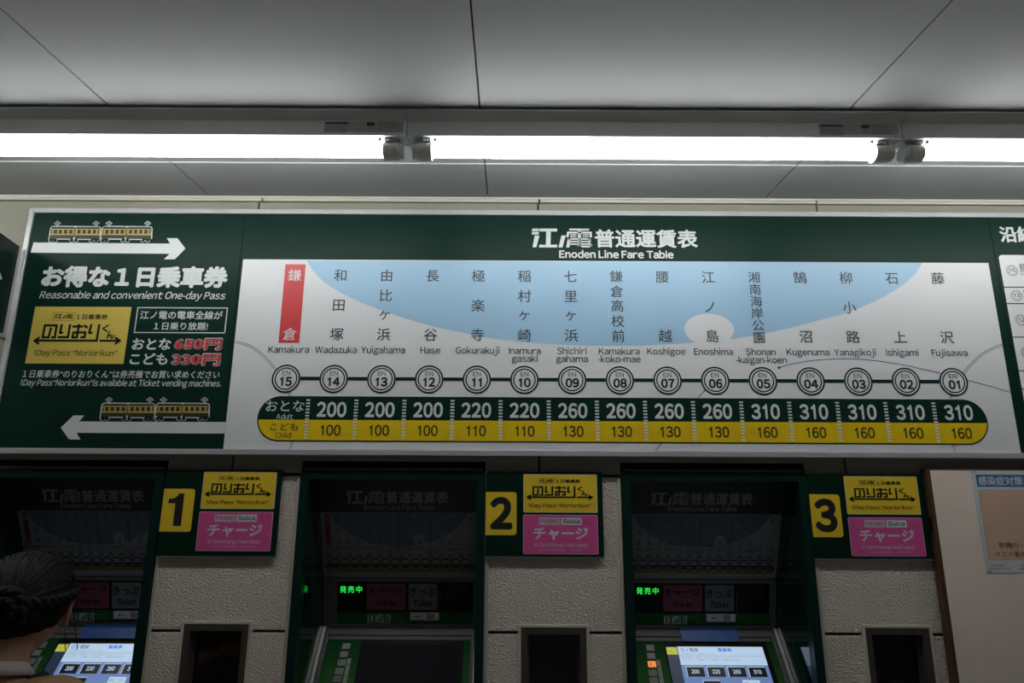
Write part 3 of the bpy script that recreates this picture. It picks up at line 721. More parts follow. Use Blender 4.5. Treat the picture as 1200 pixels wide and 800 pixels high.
lamp(-1, lamp_names[0]); lamp(0, lamp_names[1]); lamp(1, lamp_names[2]); lamp(-2, lamp_names[3], False)

# ================================================================ TICKET MACHINES
IW = 0.257                                      # half width of the hood opening
prof = [(0.095, -0.040), (0.135, -0.141), (0.225, -0.359), (0.260, -0.522), (0.155, -0.653)]
Q = [Vector((0, YM+d, 1.72+z)) for d, z in prof]
def plane_at(X, a, b): return Plane((X, b.y, b.z), (a-b))
slopeA = (Q[2]-Q[1]); Q0 = Q[1]-slopeA*0.47
slopeC = (Q[4]-Q[3]); Q5 = Q[3]+slopeC*2.05
def card_sheet():
    X = XM2; pl = plane_at(X, Q0, Q[2]); h = (Q0-Q[2]).length
    s = Sheet(pl)
    s.rect(-IW, 0, IW, h, MHEAD, 1)
    vtop = pl.px(467, 600)[1]; s.rect(-IW, 0.0, IW, vtop, CARDW, 2)
    g0 = [(0, 0), (0.626, 0.707), (0.70, 0.775), (0.716, 0.79), (0.953, 0.915), (1.05, 1.0)]
    def g(f):
        f = max(0, min(1.05, f))
        for (a, b), (c, d) in zip(g0[:-1], g0[1:]):
            if f <= c: return b+(d-b)*(f-a)/(c-a)
        return 1.0
    def fn(u, v):
        fx = (u-wx0)/(wx1-wx0); fy = (wz1-v)/(wz1-PZ(600, 528.5, YB_))
        fx = (fx-0.071)/0.858*0.905+0.043
        y = 600+75.5*g(fy)
        return (max(-IW+0.0005, min(IW-0.0005, -IW+2*IW*fx)), pl.px(467, y)[1])
    rm = {'print_red': mat('card_red_shaded', (0.17, 0.02, 0.02), 0.4, var=0), 'print_yellow': mat('card_yellow_shaded', (0.20, 0.145, 0.01), 0.4, var=0), 'print_white': CARDW, 'print_sky_blue': CARDB, 'print_light_grey': CARDT}  # table colours swapped for copies with the hood's shade painted in
    for t in tab: s.warp(t, fn, rm, 2)
    k = Sheet(pl)
    k.textfit('普通運賃表', s.pr(452.5, 575.5, 525.5, 589.8), CARDT, 3, bold=0.02)
    k.textfit('Enoden Line Fare Table', s.pr(427, 590.8, 508.6, 597.0), CARDT, 3, bold=0.02)
    k.stamp(logo, s.pr(406.5, 575, 450.5, 589.8), CARDT, 1)
    return pl, s, k
plA, cardS, cardT = card_sheet()
# display strip and control panel, measured on the right-hand machine
plB = plane_at(XM3, Q[2], Q[3]); plC = plane_at(XM3, Q[3], Q[4])
hB = (Q[2]-Q[3]).length
cb = crop(730, 670, 6.0)
def R6(s, x0, y0, x1, y1, m_, lay, r=0): a = cb(x0, y0); b = cb(x1, y1); s.prect(a[0], a[1], b[0], b[1], m_, lay, r)
def T6(s, t, x0, y0, x1, y1, m_, lay, **k): a = cb(x0, y0); b = cb(x1, y1); s.ptext(t, a[0], a[1], b[0], b[1], m_, lay, **k)
bezB = Sheet(plB); R6(bezB, 76, 80, 1036, 384, MGREEN, 1); R6(bezB, 80, 82, 1030, 290, MBLACK, 2)  # black top of the face, hood shade included in the colour
ledS = Sheet(plB); T6(ledS, '発', 95, 108, 140, 156, LED, 3, bold=0.012); T6(ledS, '売', 150, 108, 195, 156, LED, 3, bold=0.012); T6(ledS, '中', 208, 108, 250, 156, LED, 3, bold=0.012)
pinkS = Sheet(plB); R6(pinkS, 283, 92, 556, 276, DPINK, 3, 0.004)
pinkT = Sheet(plB); T6(pinkT, 'チャージ', 292, 114, 540, 168, MBLACK, 4, bold=0.02); T6(pinkT, 'Charge', 352, 206, 490, 254, MBLACK, 4, bold=0.03)
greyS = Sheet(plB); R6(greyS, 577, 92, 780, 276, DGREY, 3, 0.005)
greyT = Sheet(plB); T6(greyT, 'きっぷ', 585, 120, 768, 180, MBLACK, 4, bold=0.015); T6(greyT, 'Ticket', 612, 205, 750, 252, MBLACK, 4, bold=0.03)
logoS = Sheet(plB); R6(logoS, 288, 308, 450, 366, LOGOC, 3)
logoT = Sheet(plB); a = cb(295, 312); b = cb(443, 362); logoT.stamp(logo, logoT.pr(a[0], a[1], b[0], b[1]), MGREEN, 3)
T6(logoT, 'Enoshima', 456, 313, 525, 324, KEYG, 3); T6(logoT, 'Electric', 482, 333, 537, 344, KEYG, 3); T6(logoT, 'Railway', 509, 354, 566, 366, KEYG, 3)
stkS = Sheet(plB); R6(stkS, 588, 294, 790, 349, STKW, 3, 0.001)
stkT = Sheet(plB); T6(stkT, 'Pay', 645, 312, 674, 334, BLACK, 4, bold=0.01)
q0 = cb(632, 323); q0 = plB.px(*q0); stkT.disc(q0[0], q0[1], 0.0035, BLACK, 4)
a = stkT.pr(*cb(617, 303), *cb(684, 342)); stkT.stroke([(a[0], a[1]), (a[2], a[1]), (a[2], a[3]), (a[0], a[3]), (a[0], a[1])], 0.0006, CHAR, 4)
for k in range(3): R6(stkT, 702+2*k, 304+14*k, 757-2*k, 312+14*k, [MAROON, CHAR, CHAR][k], 4)
keyS = Sheet(plB)
for (x0, y0, t) in ((822, 94, '10000'), (908, 94, '5000'), (822, 146, '2000'), (908, 146, '1000')):
    a = keyS.pr(*cb(x0, y0), *cb(x0+80, y0+42)); keyS.stroke([(a[0], a[1]), (a[2], a[1]), (a[2], a[3]), (a[0], a[3]), (a[0], a[1])], 0.0008, DIM, 3); T6(keyS, t, x0+12, y0+12, x0+68, y0+32, DIM, 3)
for (x0, y0) in ((840, 215), (888, 215), (840, 258), (888, 258)): q0 = plB.px(*cb(x0, y0)); keyS.ring(q0[0], q0[1], 0.0085, 0.0075, DIM, 3, 20)
R6(keyS, 798, 120, 803, 284, DIM, 3)
q0 = plB.px(*cb(990, 345)); keyS.ring(q0[0], q0[1], 0.006, 0.005, DIM, 3, 16)
# perforated speaker area, left
spk = Sheet(plB)
for r in range(9):
    for c_ in range(14):
        q0 = plB.px(*cb(105+c_*11+(r % 2)*5.5, 196+r*11)); spk.disc(q0[0], q0[1], 0.0009, DIM, 3, 6)
# control panel
ctl = Sheet(plC); uL, uR = -IW+0.022, IW-0.022
def vC(y): return plC.px(840, y)[1]
vb = (Q[4]-Q5).length
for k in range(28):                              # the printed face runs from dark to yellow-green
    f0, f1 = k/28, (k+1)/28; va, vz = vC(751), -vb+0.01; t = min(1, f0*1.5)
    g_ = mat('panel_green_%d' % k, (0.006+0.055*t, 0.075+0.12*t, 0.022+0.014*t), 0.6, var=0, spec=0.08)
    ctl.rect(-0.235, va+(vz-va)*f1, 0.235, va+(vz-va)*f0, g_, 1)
bez = Sheet(plC); a = plC.px(730+285/6, 752.5); b = plC.px(730+1003/6, 752.5)
bez.rrect(a[0], -0.135, b[0], vC(751.8), 0.006, MBLACK, 2)
def scr():
    s = Sheet(plC)
    # pixel positions were read along the sheared sides: convert every corner through the plane
    tl, tr2 = plC.px(*cb(381, 524)), plC.px(*cb(978, 526)); w_ = tr2[0]-tl[0]; u0 = tl[0]; vt = tl[1]
    s.rect(plC.px(*cb(302, 526))[0], -0.12, u0, vt, SCRD, 3)
    yv = plC.px(*cb(302, 530)), plC.px(*cb(374, 581)); s.rect(yv[0][0], yv[1][1], yv[0][0]+(u0-yv[0][0])*0.93, yv[0][1], SCRY, 4)
    s.textfit('ホーム', (yv[0][0]+0.005, (yv[0][1]+yv[1][1])/2-0.003, yv[0][0]+0.018, (yv[0][1]+yv[1][1])/2+0.003), BODY, 5)
    vh = vC(670+655/6); vl = vC(670+590/6)
    s.rect(u0, -0.12, u0+w_, vh, SCRB, 3); s.rect(u0, vh, u0+w_, vt, SCRW, 3); s.rect(u0, vl-0.0005, u0+w_, vl+0.0005, SCRG, 4)
    yy = lambda y: vC(670+y/6)
    f = lambda a_: u0+w_*a_
    s.textfit('江ノ電線', (f(.03), yy(562), f(.235), yy(535)), SCRT, 4, bold=0.01); s.textfit('乗車券', (f(.465), yy(562), f(.63), yy(535)), SCRL, 4, bold=0.03)
    s.textfit('ご希望のボタンにふれてください', (f(.03), yy(583), f(.42), yy(570)), SCRG, 4)
    s.textfit('他の鉄道線へは連絡きっぷの方は、左のボタンにふれてください', (f(.025), yy(609), f(.69), yy(597)), SCRG, 4)
    s.textfit('１人のボタン・１枚購入、大人用購入・２人購入を選びます', (f(.03), yy(626), f(.69), yy(614)), SCRG, 4)
    for k, t in enumerate(('200', '220', '260', '310')):
        a1 = .055+k*.236; h1, h0 = yy(670), yy(738)
        s.rect(f(a1)-.0022, h0, f(a1+.195), h1+.0022, SCRW, 4); s.rect(f(a1), h0, f(a1+.195), h1, SCRK, 5)
        s.textfit(t, (f(a1+.05), yy(716), f(a1+.138), yy(687)), SCRW, 6, bold=0.03)
    h1 = yy(766); s.rect(f(.215)-.002, h1-.034, f(.405), h1+.002, SCRW, 4); s.rect(f(.215), h1-.034, f(.405), h1, SCRK, 5)
    s.rect(f(.655), h1-.034, f(.85), h1+.003, SCRW, 4); s.textfit('複数・この先', (f(.67), h1-.010, f(.82), h1-.003), SCRT, 5); s.textfit('きっぷはこちら', (f(.67), h1-.020, f(.82), h1-.013), SCRT, 5)
    return s, (plC.px(*cb(302, 526))[0], -0.12, u0+w_, vt)
scrS, scrR = scr()
lblS = Sheet(plane_at(XM3, Q[2], Q[3]))
machs = []
def build_machine(Xd):
    """Everything is built at the place of one machine; Xd shifts the planes that were measured on another."""
    X = XM2
    rt = root('ticket_machine', '', 'ticket machine', (X, YM, 0), 'ticket machines in the wall')
    zt_ = ZM
    zlow = 0.80
    bm = bmesh.new()
    th = 0.026
    pts = [(X-MW, zlow), (X-MW, zt_-0.006), (X-MW+0.006, zt_), (X+MW-0.006, zt_), (X+MW, zt_-0.006), (X+MW, zlow), (X+IW, zlow), (X+IW, zt_-th), (X-IW, zt_-th), (X-IW, zlow)]
    prism_bm(bm, pts, YM, 0.02); bm_obj('hood_frame', bm, MFRAME, rt)
    box('top_cap', X-MW+0.008, X+MW-0.008, 0.000, 0.02, zt_+0.0008, zt_+0.0085, STEELD, rt, 0.001)
    box('slot_backing', X-MW, X+MW, 0.022, 0.03, zt_-0.002, ZN, MBLACK, rt)
    for sgn in (-1, 1):
        xa, xb = sorted((X+sgn*IW, X+sgn*(IW+0.008)))
        box('side_panel', xa, xb, 0.02, 0.33, zlow, zt_-th+0.005, ACRYL, rt)
    box('hood_ceiling', X-IW, X+IW, 0.02, 0.33, zt_-th+0.002, zt_-th+0.010, MBLACK, rt)
    box('back_panel', X-IW, X+IW, 0.31, 0.33, zlow, zt_-th, MBLACK, rt)
    # tilted sheets
    def slab(name, a, b, m_, t=0.006, inset=0.0):
        n = Vector((0, -(a-b).z, (a-b).y)).normalized()
        vs = []
        for (p, h) in ((b, 0), (a, 0), (a, -t), (b, -t)):
            for sx in (-1, 1): w = p+n*h; vs.append((X+sx*(IW-inset), w.y, w.z))
        return make(name, vs, [(0, 1, 3, 2), (2, 3, 5, 4), (4, 5, 7, 6), (6, 7, 1, 0), (0, 2, 4, 6), (1, 7, 5, 3)], m_, rt)
    A = slab('fare_card', Q0, Q[2], CARDW, label_ := 0.004)
    def shifted(sh, ox):
        s2 = Sheet(Plane(sh.p.O+Vector((ox, 0, 0)), sh.p.V)); s2.items = sh.items; return s2
    A['label'] = 'small copy of the fare table inside the hood, shade painted into its colours'
    cardS.build('card_print', A); cardT.build('card_title', A)
    o3 = X-XM3
    B = slab('display_panel', Q[2], Q[3], STEELD, 0.006)
    shifted(bezB, o3).build('display_face', B)
    shifted(spk, o3).build('speaker_holes', B)['kind'] = 'stuff'
    ps = shifted(pinkS, o3).build('charge_sign', B); shifted(pinkT, o3).build('charge_lettering', B)
    shifted(greyS, o3).build('ticket_sign', B); shifted(greyT, o3).build('ticket_lettering', B)
    shifted(ledS, o3).build('led_lettering', B, 'glowing green lettering')
    shifted(logoS, o3).build('emblem_card', B); shifted(logoT, o3).build('emblem', B)
    shifted(stkS, o3).build('payment_sticker', B); shifted(stkT, o3).build('sticker_print', B); shifted(keyS, o3).build('coin_guide', B)['kind'] = 'stuff'
    # steel border bars round display and control panels
    def bar(name, pl, u0, v0, u1, v1, h0, h1, m_, par):
        vs = [pl.world(u, v, h) for h in (h0, h1) for u, v in ((u0, v0), (u1, v0), (u1, v1), (u0, v1))]
        return make(name, vs, [(3, 2, 1, 0), (4, 5, 6, 7), (0, 1, 5, 4), (1, 2, 6, 5), (2, 3, 7, 6), (3, 0, 4, 7)], m_, par)
    pb = Plane(plB.O+Vector((o3, 0, 0)), plB.V); pc = Plane(plC.O+Vector((o3, 0, 0)), plC.V)
    for (a_, b_, c_, d_) in ((-IW+.012, 0.004, IW-.012, 0.014), (-IW+.012, hB-0.010, IW-.012, hB-0.003), (-IW+.012, .014, -IW+.020, hB-.010), (IW-.020, .014, IW-.012, hB-.010)):
        bar('display_border', pb, a_, b_, c_, d_, 0, 0.004, STEELD, B)
    for (u0, u1) in ((-IW+.001, -IW+.011), (IW-.011, IW-.001)):
        bar('display_upright', pb, u0, 0, u1, hB, 0, 0.006, STEELD, B)
    C_ = slab('control_panel', Q[3], Q5, STEELD, 0.008)
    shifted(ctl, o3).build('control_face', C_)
    vtop = (Q[3]-Q[4]).length
    bar('control_border', pc, -IW+.022, vtop-.026, IW-.022, vtop-.004, 0, 0.005, STEELD, C_)
    for sgn in (-1, 1):
        u0, u1 = sorted((sgn*(IW-.024), sgn*(IW-.014))); bar('control_border', pc, u0, -vb+.01, u1, vtop-.004, 0, 0.005, STEELD, C_)
        u0, u1 = sorted((sgn*(IW-.012), sgn*(IW-.001))); bar('steel_upright', pc, u0, -vb+.005, u1, vtop-.002, 0, 0.012, STEEL, C_)
    shifted(bez, o3).build('screen_bezel', C_)
    # number-of-persons keys
    for k, (x0, y0, x1, y1) in enumerate(((165, 515, 218, 555), (171, 572, 224, 611), (177, 629, 231, 669), (183, 690, 237, 730), (190, 745, 242, 783))):
        sh = Sheet(plC); r = sh.pr(*cb(x0, y0), *cb(x1, y1)); ob = bar('person_key', pc, r[0], r[1], r[2], r[3], 0.0, 0.003, KEYG, C_)
        ob['key'] = k
        rim = Sheet(pc); rim.stroke([(r[0]-.001, r[1]-.001), (r[2]+.001, r[1]-.001), (r[2]+.001, r[3]+.001), (r[0]-.001, r[3]+.001), (r[0]-.001, r[1]-.001)], 0.0018, DIM, 2)
        if k >= 2:
            n = k-1
            for j in range(n):
                uc = r[0]+(r[2]-r[0])*(0.3 if n == 1 else (j+0.7)/(n+0.4)); vcn = (r[1]+r[3])/2
                rim.disc(uc, vcn+0.0045, 0.0014, BLACK, 16, 10); rim.rect(uc-.0012, vcn-.006, uc+.0012, vcn+.003, BLACK, 16)
            if k == 2:
                for j in range(2): rim.disc(r[0]+(r[2]-r[0])*(0.55+0.2*j), vcn-.004, 0.0007, BLACK, 16, 8)
        rim.build('key_rim', C_)
    sh = Sheet(pc); r = Sheet(plC).pr(*cb(245, 618), *cb(272, 760)); sh.rrect(r[0], r[1]-.02, r[2], r[3], .002, KEYG, 2)
    for j, ch in enumerate('おとな'): sh.textat(ch, (r[0]+r[2])/2, r[3]-.024-j*.016, .011, BLACK, 3)
    sh.build('adult_label', C_)
    # lower cabinet to the floor
    lz = Q5.z; ly = Q5.y
    box('front_ledge', X-IW+.001, X+IW-.001, ly-0.012, 0.33, zlow-.02, lz-0.009, STEELD, rt, 0.003)
    box('cabinet', X-MW+.003, X+MW-.003, 0.001, 0.33, 0.001, zlow-.0205, STEEL, rt, 0.004)
    box('return_tray', X-0.20, X-0.03, -0.006, 0.001, 0.62, 0.70, MBLACK, rt, 0.002)
    box('coin_slot', X+0.10, X+0.16, -0.006, 0.001, 0.66, 0.70, MBLACK, rt, 0.002)
    return rt, C_, pc
m2, C2, pc2 = build_machine(0)
def kids(o): return [c for c in bpy.data.objects if c.parent == o]
def copy_tree(o, parent=None):
    c = o.copy(); COL.objects.link(c); LOC[c.name] = LOC[o.name]
    c.parent = parent
    for ch in kids(o): copy_tree(ch, c)
    return c
m1 = copy_tree(m2); m1.location.x += XM1-XM2
m3 = copy_tree(m2); m3.location.x += XM3-XM2
m2['label'] = 'green framed ticket machine beside sign 2, its touch screen switched off'
m1['label'] = 'green framed ticket machine on the left that the woman stands at, left of sign 1'
m3['label'] = 'green framed ticket machine left of sign 3, touch screen and one orange key lit'
def ctrl_of(mm): return [k for k in kids(mm) if k.name.startswith('control_panel')][0]
def add_print(sh, name, mm, base=0.0, label=None):
    C_ = ctrl_of(mm); s2 = Sheet(Plane(sh.p.O+Vector((XM2-XM3, 0, 0)), sh.p.V)); s2.items = sh.items
    LOC[C_.name] = Vector((XM2, YM, 0)); return s2.build(name, C_, label, base)
add_print(scrS, 'touch_screen', m1, label='lit blue touch screen with fare keys'); add_print(scrS, 'touch_screen', m3, label='lit blue touch screen with fare keys')
off = Sheet(plC); off.rect(*scrR, SCROFF, 3); add_print(off, 'touch_screen', m2, label='dark touch screen, switched off')
okey = [k for k in kids(ctrl_of(m3)) if k.get('key') == 2][0]
okey.data = okey.data.copy(); okey.data.materials[0] = LEDO; okey['label'] = 'orange lit key'
for o in bpy.data.objects:
    if 'key' in o: del o['key']
# blue notice strips stuck across the two lit machines
for mm, xm, lab in ((m1, XM1, 'blue paper notice strip stuck above the lit screen in front of the woman'), (m3, XM3, 'blue paper notice strip stuck above the lit screen next to sign 3')):
    ox = xm-XM3
    n_ = Plane(plB.O, plB.V)
    a = Sheet(plB).pr(*cb(395, 381), *cb(790, 478))
    t = root('notice_strip', lab, 'notice', (xm, Q[3].y-0.01, Q[3].z), 'blue notice strips on the machines')
    top = plB.world(0, a[3], 0.0075); bot = plC.world(0, vC(752.5), 0.0075)
    vs = [];
    mid = Q[3]+Vector((0, -0.0125, 0.0))
    for p in (Vector((0, bot.y, bot.z)), mid, Vector((0, top.y, top.z))):
        for h in (0, 0.0006):
            vs += [(xm+a[0], p.y+h, p.z), (xm+a[2], p.y+h, p.z)]
    make('strip_paper', vs, [(0, 1, 5, 4), (4, 5, 9, 8), (3, 2, 6, 7), (7, 6, 10, 11), (0, 2, 3, 1), (8, 9, 11, 10), (0, 4, 6, 2), (4, 8, 10, 6), (1, 3, 7, 5), (5, 7, 11, 9)], LBLUE, t)
    pv = Vector((0, top.y-mid.y, top.z-mid.z)); hh = pv.length
    ps = Plane((xm, mid.y, mid.z), pv); s = Sheet(ps)
    s.textfit('お客様の手元に一切手、現金等をお忘れのないようご注意ください', (a[0]+.006, hh*.62, a[2]-.008, hh*.80), LBLUET, 1)
    s.textfit('Please mind your belongings when leaving the machine', (a[0]+.006, hh*.08, a[2]-.02, hh*.20), LBLUET, 1)
    s.build('strip_lettering', t, base=0.0004)

# ================================================================ NUMBER SIGNS
def bez_sign(i, pl_px, num, numpx, dig, ys, ps):
    Y = -0.014; pl = Plane((0, Y, 0)); s0 = Sheet(pl)
    x0, y0, x1, y1 = pl_px; r = s0.pr(x0, y0, x1, y1)
    r = (max(r[0], XMS[i]+MW+0.001), r[1], r[2], r[3])
    t = root('number_sign', 'dark green wall sign with black number %s on yellow, right of the %s ticket machine' % (num, ('left', 'middle', 'right-hand')[i]), 'sign', ((r[0]+r[2])/2, 0, r[1]), 'number signs between the machines')
    box('sign_plate', r[0], r[2], Y, -0.0045, r[1], r[3], SGREEN, t, 0.0006)
    box('plate_edge', r[0], r[2], Y+0.001, -0.0045, r[1]-0.006, r[1]-0.0003, STEELD, t, 0.0004)
    s = Sheet(pl); q = s.pr(*numpx); s.rrect(r[0]+0.0002, q[1], q[2], q[3], 0.009, SYEL, 1, rl=False); o = s.build('number_field', t)
    d = Sheet(pl); q = d.pr(*dig)
    if num == '1': d.poly([(q[0]+(q[2]-q[0])*a, q[1]+(q[3]-q[1])*b) for a, b in ((.46, 0), (.98, 0), (.98, 1), (.62, 1), (.54, .92), (.34, .85), (0, .83), (0, .695), (.46, .695))], BLACK, 2)
    else: d.textfit(num, q, BLACK, 2, bold=0.052)
    d.build('number_digit', o)
    y_ = Sheet(pl); q = y_.pr(*ys); b = 0.0016
    y_.rrect(*q, 0.004, LGREY, 1); y_.rrect(q[0]+b, q[1]+b, q[2]-b, q[3]-b, 0.003, SYEL, 2); o = y_.build('day_pass_sticker', t)
    k = Sheet(pl); k.stamp(card, q, None, 1, src=NORI_SRC); k.build('sticker_lettering', o)
    p_ = Sheet(pl); q = p_.pr(*ps); p_.rrect(*q, 0.004, PINKW, 1); p_.rrect(q[0]+b, q[1]+b, q[2]-b, q[3]-b, 0.003, PINK, 2); o = p_.build('charge_sticker', t)
    W_, H = q[2]-q[0], q[3]-q[1]; f = lambda a, b_, c, d_: (q[0]+a*W_, q[3]-d_*H, q[0]+c*W_, q[3]-b_*H)
    k = Sheet(pl)
    k.rrect(*f(.215, .07, .495, .26), .0012, PINKW, 3); k.rrect(*f(.51, .07, .785, .26), .0012, LGREY, 3)
    k.textfit('PASMO', f(.235, .115, .475, .215), MAROON, 4, bold=.01); k.textfit('Suica', f(.535, .105, .76, .215), DGREEN, 4, bold=.02, space=1.25)
    k.textfit('チャージ', f(.135, .32, .87, .64), LGREY, 3, bold=.035)
    k.textfit('IC Card Charge (Add Value)', f(.155, .71, .855, .835), LGREY, 3, bold=.012); k.textfit('IC카드 충전(차지)　IC卡充值', f(.22, .865, .79, .935), PINKW, 3)
    for (a_, b_, c_, d_) in ((.83, .13, .84, .20), (.86, .22, .90, .235), (.90, .13, .93, .10), (.92, .19, .96, .17)):
        w = f(a_, b_, c_, d_); k.stroke([(w[0], w[3]), (w[2], w[1])], 0.0010, MAROON, 3)
    k.build('sticker_lettering', o)
bez_sign(0, (189, 550.5, 326.3, 651), '1', (192, 572.5, 226.3, 622.8), (196.5, 578, 214.5, 616), (236.9, 552.8, 323.1, 596.2), (231.4, 599.3, 318.6, 645.4))
bez_sign(1, (569, 553, 706.8, 651.5), '2', (569, 576.3, 605.4, 626.8), (574.3, 582, 600.4, 620), (613.3, 555.6, 699.9, 600.4), (613.0, 603, 700.9, 649.3))
bez_sign(2, (948, 556, 1088.2, 654), '3', (950, 579, 986.0, 629.2), (954.5, 584, 980.6, 623.4), (990.6, 557.9, 1076.8, 602.7), (995.8, 606, 1082.8, 651.7))

# ================================================================ NOTICE BOARD AND POSTER
YNB = -0.030
nbx = (PX(1087.5, 552, YNB)+PX(1117.5, 799, YNB))/2; nz1 = PZ(1150, 549.5, YNB)
nbd = root('notice_board', 'beige cloth notice board with a brown wooden frame at the right', 'notice board', (nbx+0.6, 0, 0.75))
nw = 1.30; nz0 = 0.82
box('cloth_panel', nbx+0.012, nbx+nw-0.012, YNB+0.0002, -0.0045, nz0+0.012, nz1-0.004, BOARDF, nbd)
box('frame_bar', nbx, nbx+0.012, YNB, -0.0045, nz0, nz1, WOOD, nbd, 0.001)
box('frame_bar', nbx+nw-0.012, nbx+nw, YNB, -0.0045, nz0, nz1, WOOD, nbd, 0.001)
box('frame_bar', nbx+0.012, nbx+nw-0.012, YNB, -0.0045, nz1-0.004, nz1, WOOD, nbd, 0.0005)
box('frame_bar', nbx+0.012, nbx+nw-0.012, YNB, -0.0045, nz0, nz0+0.012, WOOD, nbd, 0.001)
box('latch', nbx-0.0045, nbx-0.0003, YNB+0.003, -0.012, PZ(1093, 623, YNB), PZ(1093, 606, YNB), MBLACK, nbd, 0.0006)
YP = YNB-0.0009; PP = Plane((0, YP, 0))
po = Sheet(PP)
px0 = (PX(1138, 553, YP)+PX(1156, 670, YP))/2; pz1, pz0 = PZ(1170, 551.5, YP), PZ(1178, 671.0, YP); pw = 0.245
pst = root('poster', 'white paper poster with a blue Japanese heading and a peach panel on the notice board', 'poster', (px0+pw/2, YP, pz0))
box('paper', px0, px0+pw, YP, YNB-0.0002, pz0, pz1, PAPER, pst)
po.rect(px0+0.012, PZ(1170, 570.2, YP), px0+pw-0.012, PZ(1170, 556.0, YP), PBLUE, 1)
hu = px0+0.018; po.textfit('感染症対策に', (hu, PZ(1170, 568.4, YP), hu+(PX(1197.8, 563, YP)-PX(1147.5, 563, YP))*1.22, PZ(1170, 557.9, YP)), LGREY, 2, bold=.02)
e0, e1, f0, f1 = px0+0.013, px0+pw-0.013, PZ(1175, 656, YP), PZ(1175, 574, YP)
po.rrect(e0, f0, e1, f1, 0.004, MAROON, 1); po.rrect(e0+.0006, f0+.0006, e1-.0006, f1-.0006, 0.0035, PEACH, 2)
c = PX(1170.5, 638, YP); po.textfit('駅構内・車内では', (c, PZ(1180, 642.0, YP), c+0.155, PZ(1180, 635.4, YP)), MAROON, 3, bold=.004)
c = PX(1166, 649, YP); po.textfit('マスク着用にご協力', (c, PZ(1180, 652.6, YP), c+0.168, PZ(1180, 646.0, YP)), MAROON, 3, bold=.004)
for k, (t, a, b, y) in enumerate((('江ノ島電鉄株式会社', 1159.5, 1178, 662), ('お客様の安全・安心のために', 1159.5, 1184, 665.8), ('ご理解とご協力', 1194, 1212, 662), ('お願いします', 1194, 1214, 665.8))):
    r = po.pr(a, y-1.1, b, y+1.1); po.textfit(t, r, CHAR, 1)
po.build('poster_print', pst)
for (x, z) in ((px0+0.008, pz1-0.003), (px0+0.008, pz0+0.003), (px0+pw-0.008, pz1-0.003)): box('tape', x-0.007, x+0.007, YP-0.0003, YP-0.0001, z-0.003, z+0.0045, mat('clear_tape', (0.45, 0.45, 0.44), 0.3, var=0), pst)

# ================================================================ SIDE BOARD AT THE LEFT EDGE
far = P(24.0, 289.5, -0.052); zbot = PZ(4, 391.5, -0.052); ztop = far.z
dirv = Vector((0.29, -0.957, 0)).normalized()      # from the wall towards the room
nrm = Vector((dirv.y, -dirv.x, 0))                 # left-hand side
if nrm.x > 0: nrm = -nrm
sb = root('side_board', 'dark green side sign board with a silver edge, cut off at the left', 'sign board', (far.x, far.y, zbot))
def slab2(name, s0, s1, h0, h1, z0, z1, m_, par):
    vs = []
    for z in (z0, z1):
        for s_, h in ((s0, h0), (s1, h0), (s1, h1), (s0, h1)): p = Vector((far.x, far.y, 0))+dirv*s_+nrm*h; vs.append((p.x, p.y, z))
    return make(name, vs, [(3, 2, 1, 0), (4, 5, 6, 7), (0, 1, 5, 4), (1, 2, 6, 5), (2, 3, 7, 6), (3, 0, 4, 7)], m_, par)
slab2('sign_panel', 0.006, 0.75, 0.0, 0.012, zbot, ztop, GREEN, sb)
slab2('edge_strip', 0.0, 0.0058, -0.001, 0.014, zbot, ztop, ALU, sb)
slab2('bottom_strip', 0.006, 0.75, -0.001, 0.014, zbot-0.006, zbot-0.0002, ALU, sb)
class SP: pass
sp_ = SP(); O_ = Vector((far.x, far.y, zbot))
sp_.world = lambda u, v, h=0: O_+dirv*(-u)+Vector((0, 0, 1))*v-nrm*h
ss = Sheet(sp_)
# the one kana whose end stroke shows at the photograph's edge
def sidepx(x, y):
    d = ray(x, y); n = nrm; t = (O_-CAM).dot(n)/d.dot(n); q = CAM+d*t-O_; return (-q.dot(dirv), q.z)
qa = sidepx(2.5, 326); ss.textfit('ド', (qa[0]-0.085, qa[1]-0.062, qa[0], qa[1]+0.012), LGREY, 1, bold=.02)
ss.build('side_lettering', sb)
xh = far.x+0.0; tube('wall_bracket', [(xh-0.006, far.y-0.012, zbot-0.012), (xh-0.008, -0.002, zbot-0.012)], 0.004, SCREW, sb)
tube('bracket_pin', [(xh-0.006, far.y-0.012, zbot-0.016), (xh-0.006, far.y-0.012, zbot-0.001)], 0.004, SCREW, sb)
# ================================================================ THE WOMAN AT THE LEFT MACHINE
SKIN = mat('skin', (0.42, 0.235, 0.165), 0.55, var=0.06, vscale=30, spec=0.35)
HAIR = mat('hair_dark_brown', (0.0045, 0.0035, 0.003), 0.55, spec=0.2, var=0.3, vscale=40, bump=0.5, bscale=420)
TAN = mat('jacket_tan', (0.30, 0.175, 0.075), 0.85, var=0.10, vscale=60, bump=0.3, bscale=500)
SLATE = mat('blouse_slate_blue', (0.075, 0.115, 0.165), 0.85, var=0.1, vscale=50, bump=0.3, bscale=600)
IVORY = mat('collar_ivory', (0.50, 0.47, 0.44), 0.8, var=0.04, bump=0.2, bscale=500)
KNIT = mat('strap_black', (0.010, 0.010, 0.011), 0.8, var=0.1)
TROU = mat('trousers_charcoal', (0.03, 0.03, 0.035), 0.85, var=0.1)
SHOE = mat('shoe_black', (0.015, 0.014, 0.013), 0.4, var=0.1)
HS = P(25, 706, -0.545); hx, hy, hz = HS
TURN = Matrix.Translation(Vector((hx, hy, 0))) @ Matrix.Rotation(math.radians(24), 4, 'Z') @ Matrix.Translation(Vector((-hx, -hy, 0)))
UNTURN = Matrix.Rotation(math.radians(-24), 3, 'Z')
